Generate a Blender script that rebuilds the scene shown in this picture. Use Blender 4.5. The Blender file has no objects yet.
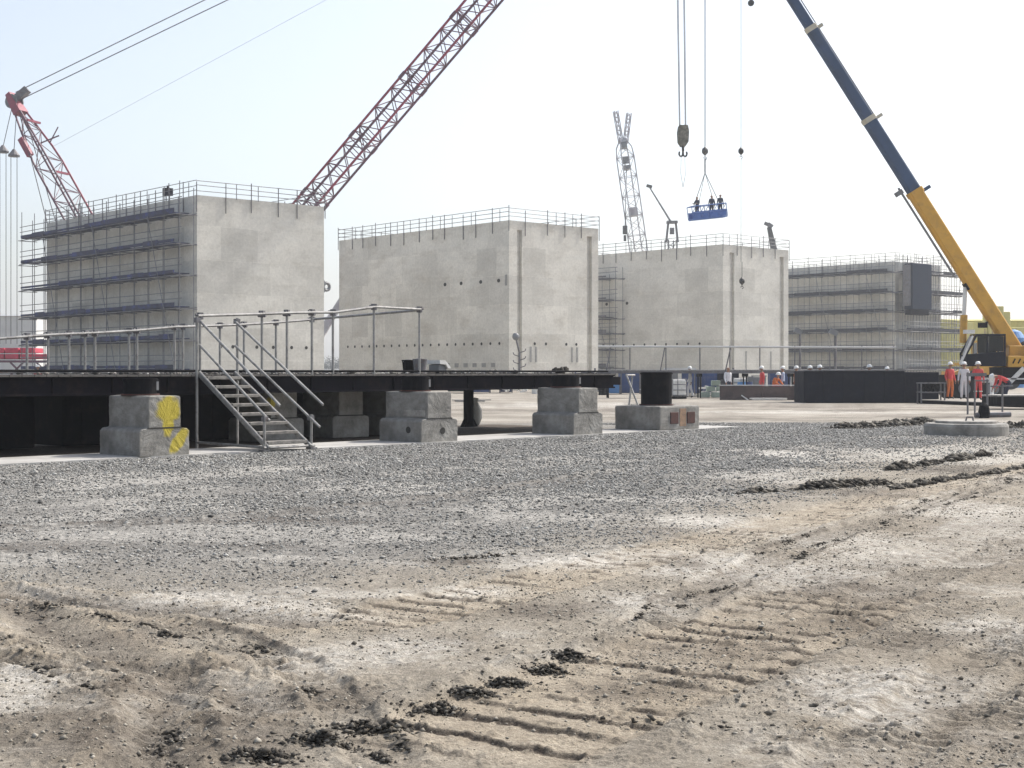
import bpy, math, random
import numpy as np
from mathutils import Vector, Matrix
random.seed(7)
RNG = np.random.default_rng(11)
sc = bpy.context.scene
COL = sc.collection
PI = math.pi
R = math.radians
H_EYE, FOC, HORIZ = 1.55, 1400.0, 371.0

def at(px, d, z=0.0):
    return Vector(((px - 512) / FOC * d, d, z))
def zat(py, d):
    return H_EYE + (HORIZ - py) / FOC * d
def pt(px, py, d):
    return at(px, d, zat(py, d))

# ------------------------------------------------------------------ materials
def nodes(name):
    m = bpy.data.materials.new(name); m.use_nodes = True
    nt = m.node_tree
    return m, nt, nt.nodes['Principled BSDF']
def N(nt, t, **kw):
    n = nt.nodes.new(t)
    for k, v in kw.items():
        if k.startswith('i_'): n.inputs[k[2:].replace('_', ' ')].default_value = v
        else: setattr(n, k, v)
    return n
def ramp(nt, fac, stops):
    r = nt.nodes.new('ShaderNodeValToRGB')
    while len(r.color_ramp.elements) < len(stops): r.color_ramp.elements.new(0.5)
    for e, (p, c) in zip(r.color_ramp.elements, stops):
        e.position = p; e.color = (c, c, c, 1) if not hasattr(c, '__len__') else (*c, 1)
    nt.links.new(fac, r.inputs[0]); return r
def mixc(nt, fac, a, b, mode='MIX'):
    n = nt.nodes.new('ShaderNodeMix'); n.data_type = 'RGBA'; n.blend_type = mode
    for sock, v in ((n.inputs[0], fac), (n.inputs[6], a), (n.inputs[7], b)):
        if hasattr(v, 'links'): nt.links.new(v, sock)
        elif hasattr(v, '__len__'): sock.default_value = (*v, 1)
        else: sock.default_value = v
    return n.outputs[2]
MATS = {}
def plain(name, col, rough=0.6, metal=0.0, var=0.25, scale=3.0, bump=0.0, dirt=None, dirt_amt=0.45, spec=.5):
    """paint / steel with uneven wear: large and small noise change the base colour"""
    if name in MATS: return MATS[name]
    m, nt, b = nodes(name)
    tc = N(nt, 'ShaderNodeTexCoord')
    n1 = N(nt, 'ShaderNodeTexNoise', i_Scale=scale, i_Detail=6.0, i_Roughness=0.65)
    nt.links.new(tc.outputs['Object'], n1.inputs['Vector'])
    lo = [c * (1 - var) for c in col]; hi = [min(1, c * (1 + var)) for c in col]
    r = ramp(nt, n1.outputs['Fac'], [(0.3, lo), (0.7, hi)])
    out = r.outputs[0]
    if dirt:
        n2 = N(nt, 'ShaderNodeTexNoise', i_Scale=scale * 2.3, i_Detail=8.0, i_Roughness=0.7)
        nt.links.new(tc.outputs['Object'], n2.inputs['Vector'])
        f = ramp(nt, n2.outputs['Fac'], [(0.5, 0.0), (0.68, dirt_amt)])
        out = mixc(nt, f.outputs[0], out, dirt)
    nt.links.new(out, b.inputs['Base Color'])
    rr = ramp(nt, n1.outputs['Fac'], [(0.3, max(0, rough - .1)), (0.7, min(1, rough + .12))])
    nt.links.new(rr.outputs[0], b.inputs['Roughness'])
    b.inputs['Metallic'].default_value = metal; b.inputs['Specular IOR Level'].default_value = spec
    if bump:
        bp = N(nt, 'ShaderNodeBump', i_Strength=bump, i_Distance=0.03)
        nt.links.new(n1.outputs['Fac'], bp.inputs['Height']); nt.links.new(bp.outputs[0], b.inputs['Normal'])
    MATS[name] = m; return m

RUST = (0.16, 0.07, 0.035)
M_tube = plain('galvanised_tube', (0.30, 0.295, 0.285), 0.45, 0.4, 0.3, 4, dirt=(0.09, .075, .065), dirt_amt=.7)
M_tube_old = plain('weathered_tube', (0.15, 0.15, 0.16), 0.6, 0.3, 0.35, 3, dirt=RUST)
M_scaf = plain('scaffold_tube', (0.19, 0.19, 0.20), 0.55, 0.3, 0.3, 3, dirt=(.1, .07, .05))
M_black = plain('black_steel', (0.009, 0.009, 0.011), 0.75, 0.0, 0.4, 1.5, dirt=(0.03, .025, .02), spec=.05)
M_darkblue = plain('dark_painted_steel', (0.008, 0.009, 0.017), 0.7, 0, 0.35, 1.2, dirt=(0.03, .028, .032), spec=.12)
M_beam = plain('deck_beam_steel', (0.010, 0.009, 0.012), 0.75, 0, 0.4, 1.2, dirt=(0.03, .022, .02), dirt_amt=.6, spec=.04)
M_board = plain('scaffold_board', (0.05, 0.052, 0.085), 0.8, 0, 0.45, .5, dirt=(0.06, .08, .24), dirt_amt=.95)
M_plank = plain('grey_timber', (0.38, 0.36, 0.33), 0.85, 0, 0.3, 5, dirt=(0.1, .09, .08))
M_red = plain('red_crane_paint', (0.24, 0.028, 0.058), 0.5, 0, 0.3, 0.8, dirt=(0.10, .05, .07))
M_maroon = plain('faded_maroon_paint', (0.115, 0.045, 0.072), 0.55, 0, 0.35, 0.8, dirt=(0.08, .07, .085))
M_greysteel = plain('grey_steel', (0.20, 0.205, 0.215), 0.5, 0.2, 0.25, 1.5, dirt=(0.09, .07, .06))
M_yellow = plain('yellow_crane_paint', (0.62, 0.33, 0.035), 0.45, 0, 0.12, 1.0, dirt=(0.30, .17, .05))
M_blue = plain('blue_boom_paint', (0.026, 0.06, 0.135), 0.4, 0, 0.2, 0.7, dirt=(0.02, .03, .05))
M_cream = plain('cream_collar_paint', (0.5, 0.46, 0.36), 0.5, 0, 0.15, 2)
M_cable = plain('wire_rope', (0.10, 0.10, 0.105), 0.6, 0.3, 0.2, 2)
M_rope_grey = plain('greased_rope', (0.20, 0.20, 0.205), 0.6, 0.2, 0.2, 2)
M_hookst = plain('dark_hook_steel', (0.06, 0.06, 0.065), 0.5, 0.3, 0.4, 6, dirt=(0.3, .28, .2), dirt_amt=.8)
M_basket = plain('blue_basket_paint', (0.05, 0.13, 0.40), 0.5, 0, 0.2, 2)
M_cont = plain('blue_container_paint', (0.03, 0.06, 0.17), 0.55, 0, 0.3, 1.0, dirt=(0.1, .1, .12))
M_contl = plain('light_blue_paint', (0.06, 0.20, 0.45), 0.5, 0, 0.2, 1.0)
M_white = plain('dusty_white_paint', (0.70, 0.69, 0.66), 0.55, 0, 0.12, 2.0, dirt=(0.4, .37, .32))
M_rustplate = plain('rust_brown_wall', (0.085, 0.062, 0.058), 0.8, 0, 0.4, 1.0, dirt=(0.16, .12, .10))
M_rust = plain('rusty_steel', (0.075, 0.032, 0.026), 0.85, 0, 0.4, 6)
M_orange = plain('orange_rust', (0.30, 0.19, 0.12), 0.9, 0, 0.4, 9, dirt=(.2, .18, .15), dirt_amt=.9)
M_hut = plain('pale_grey_cladding', (0.55, 0.55, 0.54), 0.7, 0, 0.1, 0.3)
M_paleyellow = plain('pale_yellow_sheet', (0.55, 0.50, 0.17), 0.75, 0, 0.25, 0.15, dirt=(0.35, .34, .2))
M_paleblue = plain('pale_blue_sheet', (0.45, 0.52, 0.66), 0.75, 0, 0.15, 0.4)
M_panel = plain('slate_blue_panel', (0.018, 0.026, 0.046), 0.85, 0, 0.2, 0.5, spec=.15)
M_tyre = plain('black_rubber', (0.02, 0.02, 0.02), 0.85, 0, 0.3, 3)
M_skin = plain('skin', (0.30, 0.17, 0.11), 0.6, 0, 0.05, 8)
M_boot = plain('boot_leather', (0.03, 0.025, 0.02), 0.7, 0, 0.2, 8)
M_hat = plain('white_helmet_plastic', (0.80, 0.80, 0.78), 0.35, 0, 0.04, 8)
M_hv_red = plain('red_coverall', (0.62, 0.07, 0.07), 0.85, 0, 0.2, 6)
M_hv_org = plain('orange_coverall', (0.60, 0.16, 0.04), 0.85, 0, 0.2, 6)
M_hv_white = plain('white_coverall', (0.66, 0.66, 0.68), 0.85, 0, 0.12, 6)
M_hv_blue = plain('pale_blue_shirt', (0.42, 0.48, 0.62), 0.85, 0, 0.12, 6)
M_navy = plain('navy_workwear', (0.03, 0.035, 0.06), 0.85, 0, 0.2, 6)
M_silver = plain('reflective_tape', (0.6, 0.6, 0.55), 0.4, 0, 0.05, 8)
M_debris = plain('rubble', (0.33, 0.31, 0.28), 0.9, 0, 0.5, 4)
def glass():
    m, nt, b = nodes('dark_glass')
    b.inputs['Base Color'].default_value = (.03, .035, .04, 1); b.inputs['Roughness'].default_value = .08
    b.inputs['Transmission Weight'].default_value = .75
    return m
M_glass = glass()

def concrete(name, col=(0.64, 0.618, 0.56), panel=(3.1, 2.4), contrast=.10, blot=.42, warm=(0.44, 0.41, 0.35)):
    """cast wall: lifts of slightly different grey, cloudy blotches, pale rubbed patches, speckle"""
    m, nt, b = nodes(name)
    tc = N(nt, 'ShaderNodeTexCoord')
    sx = N(nt, 'ShaderNodeSeparateXYZ'); nt.links.new(tc.outputs['Object'], sx.inputs[0])
    ad = N(nt, 'ShaderNodeMath', operation='ADD'); nt.links.new(sx.outputs[0], ad.inputs[0]); nt.links.new(sx.outputs[1], ad.inputs[1])
    cx = N(nt, 'ShaderNodeCombineXYZ'); nt.links.new(ad.outputs[0], cx.inputs[0]); nt.links.new(sx.outputs[2], cx.inputs[1])
    def noise(sc_, det=6.0, ro=.6, stretch=None, seed=0.):
        v = cx.outputs[0]
        mp = N(nt, 'ShaderNodeMapping'); mp.inputs['Scale'].default_value = (*(stretch or (1, 1)), 1); mp.inputs['Location'].default_value = (seed, seed * .7, 0); nt.links.new(v, mp.inputs[0])
        k = N(nt, 'ShaderNodeTexNoise', i_Scale=sc_, i_Detail=det, i_Roughness=ro); nt.links.new(mp.outputs[0], k.inputs['Vector']); return k
    wob = noise(.5, 5.0)
    va = N(nt, 'ShaderNodeVectorMath', operation='SCALE'); va.inputs['Scale'].default_value = .22; nt.links.new(wob.outputs['Color'], va.inputs[0])
    vb = N(nt, 'ShaderNodeVectorMath', operation='ADD'); nt.links.new(cx.outputs[0], vb.inputs[0]); nt.links.new(va.outputs[0], vb.inputs[1])
    br = N(nt, 'ShaderNodeTexBrick', offset=0.35, squash=1.0)
    br.inputs['Scale'].default_value = 1.0; br.inputs['Mortar Size'].default_value = .03; br.inputs['Mortar Smooth'].default_value = 1.0
    br.inputs['Brick Width'].default_value = panel[0]; br.inputs['Row Height'].default_value = panel[1]
    br.inputs['Color1'].default_value = (*[c * (1 - contrast) for c in col], 1); br.inputs['Color2'].default_value = (*[c * (1 + contrast) for c in col], 1); br.inputs['Mortar'].default_value = (*[c * 1.10 for c in col], 1)
    nt.links.new(vb.outputs[0], br.inputs['Vector'])
    f1 = ramp(nt, noise(.25, 8.0, .66, (1, 1.4)).outputs['Fac'], [(0.33, 0.86), (0.67, 1.12)])
    out = mixc(nt, 1.0, br.outputs['Color'], f1.outputs[0], 'MULTIPLY')
    f2 = ramp(nt, noise(.55, 8.0, .7, (.55, 1.3), 7.).outputs['Fac'], [(0.5, 0.0), (0.66, blot)])
    out = mixc(nt, f2.outputs[0], out, warm)
    f3 = ramp(nt, noise(.9, 8.0, .68, (.35, 1.2), 19.).outputs['Fac'], [(0.55, 0.0), (0.68, .55)])
    out = mixc(nt, f3.outputs[0], out, (0.68, 0.665, 0.61))
    f5 = ramp(nt, noise(1.0, 6.0, .6, (1.4, .12), 31.).outputs['Fac'], [(0.56, 0.0), (0.74, .22)])
    out = mixc(nt, f5.outputs[0], out, (0.30, 0.28, 0.24))
    fine = N(nt, 'ShaderNodeTexNoise', i_Scale=4.5, i_Detail=7.0, i_Roughness=.75); nt.links.new(tc.outputs['Object'], fine.inputs['Vector'])
    f4 = ramp(nt, fine.outputs['Fac'], [(0.3, 0.84), (0.7, 1.12)])
    out = mixc(nt, 1.0, out, f4.outputs[0], 'MULTIPLY')
    nt.links.new(out, b.inputs['Base Color']); b.inputs['Roughness'].default_value = .9; b.inputs['Specular IOR Level'].default_value = .3
    bp = N(nt, 'ShaderNodeBump', i_Strength=.35, i_Distance=.02); nt.links.new(fine.outputs['Fac'], bp.inputs['Height']); nt.links.new(bp.outputs[0], b.inputs['Normal'])
    return m
M_conc = concrete('cast_concrete')
M_conc_b = concrete('cast_concrete_brown', (0.655, 0.628, 0.565), (2.6, 2.4), .11, .6, (.48, .44, .375))
def pier_concrete(name, paint):
    m, nt, b = nodes(name)
    tc = N(nt, 'ShaderNodeTexCoord')
    n1 = N(nt, 'ShaderNodeTexNoise', i_Scale=2.2, i_Detail=8.0, i_Roughness=.65); nt.links.new(tc.outputs['Object'], n1.inputs['Vector'])
    r = ramp(nt, n1.outputs['Fac'], [(.30, (.13, .122, .11)), (.48, (.235, .225, .205)), (.68, (.34, .33, .305))])
    out = r.outputs[0]
    n2 = N(nt, 'ShaderNodeTexNoise', i_Scale=14.0, i_Detail=5.0, i_Roughness=.7); nt.links.new(tc.outputs['Object'], n2.inputs['Vector'])
    f = ramp(nt, n2.outputs['Fac'], [(.55, 0.0), (.75, .5)])
    out = mixc(nt, f.outputs[0], out, (.13, .12, .11))
    if paint:   # sprayed yellow patch: a shape of its own on the block's front face
        tot = None
        for (cx, cz, sx_, sz, rot) in paint:
            mp = N(nt, 'ShaderNodeMapping', vector_type='TEXTURE')
            mp.inputs['Location'].default_value = (cx, 0, cz); mp.inputs['Rotation'].default_value = (0, rot, 0); mp.inputs['Scale'].default_value = (sx_, .25, sz)
            nt.links.new(tc.outputs['Object'], mp.inputs[0])
            ln = N(nt, 'ShaderNodeVectorMath', operation='LENGTH')
            nn = N(nt, 'ShaderNodeTexNoise', i_Scale=6.0, i_Detail=4.0); nt.links.new(tc.outputs['Object'], nn.inputs['Vector'])
            nt.links.new(mp.outputs[0], ln.inputs[0])
            a = N(nt, 'ShaderNodeMath', operation='MULTIPLY_ADD'); nt.links.new(nn.outputs['Fac'], a.inputs[0]); a.inputs[1].default_value = .9; nt.links.new(ln.outputs['Value'], a.inputs[2])
            rr = ramp(nt, a.outputs[0], [(.0, 1.0), (.70, 1.0), (.76, 0.0)])
            a2 = N(nt, 'ShaderNodeMath', operation='MULTIPLY'); a2.inputs[1].default_value = .5; nt.links.new(a.outputs[0], a2.inputs[0])
            rr = ramp(nt, a2.outputs[0], [(.60, .92), (.75, 0.0)])
            if tot is None: tot = rr.outputs[0]
            else:
                mx = N(nt, 'ShaderNodeMath', operation='MAXIMUM'); nt.links.new(tot, mx.inputs[0]); nt.links.new(rr.outputs[0], mx.inputs[1]); tot = mx.outputs[0]
        pt_ = N(nt, 'ShaderNodeTexNoise', i_Scale=18.0, i_Detail=6.0, i_Roughness=.75); nt.links.new(tc.outputs['Object'], pt_.inputs['Vector'])
        pr = ramp(nt, pt_.outputs['Fac'], [(.22, .8), (.35, 1.0)]); pm_ = N(nt, 'ShaderNodeMath', operation='MULTIPLY'); nt.links.new(tot, pm_.inputs[0]); nt.links.new(pr.outputs[0], pm_.inputs[1])
        out = mixc(nt, pm_.outputs[0], out, (.50, .40, .04))
    nt.links.new(out, b.inputs['Base Color']); b.inputs['Roughness'].default_value = .9
    bp = N(nt, 'ShaderNodeBump', i_Strength=.7, i_Distance=.02); nt.links.new(n2.outputs['Fac'], bp.inputs['Height']); nt.links.new(bp.outputs[0], b.inputs['Normal'])
    return m

# ------------------------------------------------------------------ mesh helper
WM = {}          # object -> world matrix (the checker-free way to know it before a depsgraph update)
class MB:
    def __init__(s): s.v = []; s.f = []; s.mi = []
    def add(s, vs, fs, mi=0):
        o = len(s.v); s.v += [tuple(v) for v in vs]; s.f += [tuple(o + i for i in f) for f in fs]; s.mi += [mi] * len(fs)
        return s
    def box(s, c, size, rot=None, mi=0):
        hx, hy, hz = (k / 2 for k in size); c = Vector(c)
        vs = [Vector((x, y, z)) for x in (-hx, hx) for y in (-hy, hy) for z in (-hz, hz)]
        if rot is not None: vs = [rot @ v for v in vs]
        return s.add([c + v for v in vs], [(0, 1, 3, 2), (4, 6, 7, 5), (0, 4, 5, 1), (2, 3, 7, 6), (0, 2, 6, 4), (1, 5, 7, 3)], mi)
    def box2(s, a, b, mi=0):
        return s.box([(p + q) / 2 for p, q in zip(a, b)], [abs(q - p) for p, q in zip(a, b)], None, mi)
    def frame(s, p, q, up=(0, 0, 1)):
        p, q = Vector(p), Vector(q); d = (q - p).normalized(); u = Vector(up)
        if abs(d.dot(u)) > .98: u = Vector((1, 0, 0))
        a = d.cross(u).normalized(); return p, q, d, a, a.cross(d)
    def tube(s, p, q, r, n=6, r2=None, mi=0):
        p, q, d, a, b = s.frame(p, q); r2 = r if r2 is None else r2
        vs = [p + (a * math.cos(2 * PI * i / n) + b * math.sin(2 * PI * i / n)) * r for i in range(n)]
        vs += [q + (a * math.cos(2 * PI * i / n) + b * math.sin(2 * PI * i / n)) * r2 for i in range(n)]
        fs = [(i, (i + 1) % n, n + (i + 1) % n, n + i) for i in range(n)] + [tuple(range(n - 1, -1, -1)), tuple(range(n, 2 * n))]
        return s.add(vs, fs, mi)
    def bar(s, p, q, w, h, w2=None, h2=None, up=(0, 0, 1), mi=0):
        p, q, d, a, b = s.frame(p, q, up); w2 = w if w2 is None else w2; h2 = h if h2 is None else h2
        vs = []
        for o, ww, hh in ((p, w, h), (q, w2, h2)):
            for sx, sz in ((-1, -1), (1, -1), (1, 1), (-1, 1)): vs.append(o + a * sx * ww / 2 + b * sz * hh / 2)
        return s.add(vs, [(3, 2, 1, 0), (4, 5, 6, 7), (0, 1, 5, 4), (1, 2, 6, 5), (2, 3, 7, 6), (3, 0, 4, 7)], mi)
    def prism(s, poly, axis_pts, mi=0):
        """poly: list of points (3d), extruded by vector"""
        n = len(poly); e = Vector(axis_pts)
        vs = [Vector(p) for p in poly] + [Vector(p) + e for p in poly]
        fs = [tuple(range(n - 1, -1, -1)), tuple(range(n, 2 * n))] + [(i, (i + 1) % n, n + (i + 1) % n, n + i) for i in range(n)]
        return s.add(vs, fs, mi)
    def lathe(s, c, prof, n=20, mi=0):
        c = Vector(c); vs = []; fs = []
        for (r, z) in prof:
            for i in range(n):
                a = 2 * PI * i / n; vs.append(c + Vector((r * math.cos(a), r * math.sin(a), z)))
        for k in range(len(prof) - 1):
            for i in range(n):
                j = (i + 1) % n; fs.append((k * n + i, k * n + j, (k + 1) * n + j, (k + 1) * n + i))
        fs.append(tuple(range(n - 1, -1, -1))); fs.append(tuple((len(prof) - 1) * n + i for i in range(n)))
        return s.add(vs, fs, mi)
    def poly(s, pts, r, n=6, mi=0):
        for a, b in zip(pts[:-1], pts[1:]): s.tube(a, b, r, n, None, mi)
        return s
    def blob(s, c, rad, k=1, jit=.25, mi=0, seed=0):
        rg = random.Random(seed); c = Vector(c)
        n1, n2 = 5 * k, 8 * k; vs = [c + Vector((0, 0, -rad[2]))]
        for i in range(1, n1):
            for j in range(n2):
                th = PI * i / n1; ph = 2 * PI * j / n2; q = 1 + rg.uniform(-jit, jit)
                vs.append(c + Vector((rad[0] * math.sin(th) * math.cos(ph) * q, rad[1] * math.sin(th) * math.sin(ph) * q, -rad[2] * math.cos(th) * q)))
        vs.append(c + Vector((0, 0, rad[2]))); fs = []
        for j in range(n2): fs.append((0, 1 + (j + 1) % n2, 1 + j))
        for i in range(n1 - 2):
            for j in range(n2):
                a = 1 + i * n2 + j; b2 = 1 + i * n2 + (j + 1) % n2; fs.append((a, b2, b2 + n2, a + n2))
        l = len(vs) - 1; o = 1 + (n1 - 2) * n2
        for j in range(n2): fs.append((o + j, o + (j + 1) % n2, l))
        return s.add(vs, fs, mi)
    def build(s, name, mats, parent=None, local=True, smooth=False, bevel=0):
        me = bpy.data.meshes.new(name)
        vs = s.v
        if parent is not None and not local:
            inv = WM[parent].inverted(); vs = [inv @ Vector(v) for v in vs]
        me.from_pydata(vs, [], s.f)
        if not isinstance(mats, (list, tuple)): mats = [mats]
        for m in mats: me.materials.append(m)
        if len(mats) > 1: me.polygons.foreach_set('material_index', s.mi)
        if smooth: me.polygons.foreach_set('use_smooth', [True] * len(me.polygons))
        o = bpy.data.objects.new(name, me); COL.objects.link(o)
        if parent is not None: o.parent = parent; WM[o] = WM[parent]
        else: WM[o] = Matrix.Identity(4)
        if bevel:
            b = o.modifiers.new('bevel', 'BEVEL'); b.width = bevel; b.segments = 2; b.limit_method = 'ANGLE'; b.angle_limit = R(40)
        return o
def thing(name, label, cat, loc=(0, 0, 0), rz=0.0, group=None):
    o = bpy.data.objects.new(name, None); COL.objects.link(o); o.empty_display_size = .3
    o.location = loc; o.rotation_euler = (0, 0, rz)
    WM[o] = Matrix.Translation(Vector(loc)) @ Matrix.Rotation(rz, 4, 'Z')
    return tag(o, label, cat, group)
def tag(o, label, cat, group=None):
    o['label'] = label; o['category'] = cat
    if group: o['group'] = group
    return o
def inst(src, parent, loc=(0, 0, 0), rot=(0, 0, 0)):
    o = src.copy(); COL.objects.link(o); o.parent = parent; o.location = loc; o.rotation_euler = rot; WM[o] = WM[parent]
    return o
def struct(o, kind='structure'): o['kind'] = kind; return o
def copy_tree(o, parent=None):
    c = o.copy(); COL.objects.link(c)
    if parent is not None: c.parent = parent
    for ch in [k for k in COL.objects if k.parent == o]: copy_tree(ch, c)
    return c

# ------------------------------------------------------------------ numpy noise + ground
def vnoise(x, y, seed):
    xi = np.floor(x).astype(np.int64); yi = np.floor(y).astype(np.int64); fx = x - xi; fy = y - yi
    fx = fx * fx * (3 - 2 * fx); fy = fy * fy * (3 - 2 * fy)
    def h(a, b):
        n = (a * 374761393 + b * 668265263 + seed * 1442695041) & 0xffffffff
        n = ((n ^ (n >> 13)) * 1274126177) & 0xffffffff
        return ((n ^ (n >> 16)) & 0xffff) / 65535.0
    a, b, c, d = h(xi, yi), h(xi + 1, yi), h(xi, yi + 1), h(xi + 1, yi + 1)
    return (a * (1 - fx) + b * fx) * (1 - fy) + (c * (1 - fx) + d * fx) * fy
def fbm(x, y, s, octv=4, seed=0, g=.5):
    t = 0; amp = 1; tot = 0
    for k in range(octv):
        t = t + amp * vnoise(x / s, y / s, seed + k * 17); tot += amp; amp *= g; s = s / 2.03
    return t / tot - .5
def sstep(a, b, x):
    t = np.clip((x - a) / (b - a), 0, 1); return t * t * (3 - 2 * t)

S0 = Vector((-8.45, 23.1, 0)); PDX = (.686, .728); PNX = (-.728, .686)
def slab_to(x, y): rx, ry = x - S0.x, y - S0.y; return rx * PDX[0] + ry * PDX[1], rx * PNX[0] + ry * PNX[1]
TA = R(33); TC, TS = math.cos(TA), math.sin(TA)
def uv(x, y): return x * TS + y * TC, x * TC - y * TS       # along / across the wheel tracks
GX = [-60, -9, -3.5, -1.5, -.1, 1.25, 2.5, 4.7, 8.1, 20, 60]
GD = [10.5, 10.2, 9.7, 9.9, 11.6, 13.6, 16.6, 22., 27., 40, 60]
def seg_dist(x, y, pts):
    xs, ys = [p[0] for p in pts], [p[1] for p in pts]
    k = np.nonzero((x > min(xs) - 1.2) & (x < max(xs) + 1.2) & (y > min(ys) - 1.2) & (y < max(ys) + 1.2))[0]
    b0 = np.full_like(x, 1e9); a0 = np.zeros_like(x)
    if len(k): b0[k], a0[k] = seg_dist0(x[k], y[k], pts)
    return b0, a0
def seg_dist0(x, y, pts):
    best = np.full_like(x, 1e9); side = np.zeros_like(x); along = np.zeros_like(x); acc = 0
    for (ax, ay), (bx, by) in zip(pts[:-1], pts[1:]):
        dx, dy = bx - ax, by - ay; L2 = dx * dx + dy * dy
        t = np.clip(((x - ax) * dx + (y - ay) * dy) / L2, 0, 1)
        dd = np.hypot(x - ax - t * dx, y - ay - t * dy)
        m = dd < best; best = np.where(m, dd, best); along = np.where(m, acc + t * math.sqrt(L2), along); acc += math.sqrt(L2)
    return best, along
CRAWLERS = [(-3.3, 1.15, .27, 4.6, 10.5, 1.0), (-5.45, .8, .27, 6.6, 26, .85), (-2.05, .5, .22, 5.0, 9.5, .35)]   # centre v, width, pitch, u from..to, strength
TYRES = [(-1.55, .55, .10, 3, 40, .9), (-2.6, .6, .14, 6, 40, .45), (-.2, .5, .11, 8, 60, .5), (-4.3, .5, .16, 10, 45, .4)]
RUTS = [([(-5.2, 10.1), (-3.6, 9.8), (-2.4, 9.2), (-1.3, 8.6)], .16), ([(-4.4, 10.0), (-3.3, 9.3), (-2.5, 8.0), (-1.6, 6.9), (-1.2, 6.4)], .15),
        ([(-3.2, 7.6), (-2.2, 7.35), (-1.3, 7.2)], .10), ([(-1.75, 7.1), (-1.62, 6.3), (-1.45, 5.6), (-1.4, 5.0)], .12)]
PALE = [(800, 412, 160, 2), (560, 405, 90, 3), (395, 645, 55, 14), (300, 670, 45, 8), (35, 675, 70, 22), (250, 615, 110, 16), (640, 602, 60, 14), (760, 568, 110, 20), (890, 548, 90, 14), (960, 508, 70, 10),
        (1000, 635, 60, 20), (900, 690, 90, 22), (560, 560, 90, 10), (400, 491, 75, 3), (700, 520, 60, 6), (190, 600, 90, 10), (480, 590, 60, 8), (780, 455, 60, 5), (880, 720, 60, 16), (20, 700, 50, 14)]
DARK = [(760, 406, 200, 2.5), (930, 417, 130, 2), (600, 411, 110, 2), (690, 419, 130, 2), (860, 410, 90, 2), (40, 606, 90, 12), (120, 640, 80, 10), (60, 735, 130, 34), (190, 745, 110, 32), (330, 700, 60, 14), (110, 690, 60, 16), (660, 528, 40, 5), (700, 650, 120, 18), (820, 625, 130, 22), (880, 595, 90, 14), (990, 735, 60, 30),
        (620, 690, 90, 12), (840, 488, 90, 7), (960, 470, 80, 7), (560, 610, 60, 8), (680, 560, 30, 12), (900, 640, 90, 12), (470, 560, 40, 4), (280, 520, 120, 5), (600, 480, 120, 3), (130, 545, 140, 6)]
def _g(px, py): d0 = H_EYE * FOC / (py - HORIZ); return ((px - 512) / FOC * d0, d0)
SWEPT = [([_g(1060, 468), _g(930, 505), _g(800, 545), _g(700, 592), _g(650, 625)], .20, .095), ([_g(1060, 530), _g(930, 575), _g(830, 618)], .22, .11),
         ([_g(-30, 585), _g(110, 612), _g(230, 640), _g(330, 690), _g(380, 760)], .16, .10), ([_g(-40, 640), _g(70, 668), _g(150, 705), _g(190, 770)], .17, .10), ([_g(1050, 640), _g(960, 690), _g(860, 770)], .24, .09),
         ([_g(620, 470), _g(420, 500), _g(200, 520), _g(-40, 530)], .3, .12)]
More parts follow.
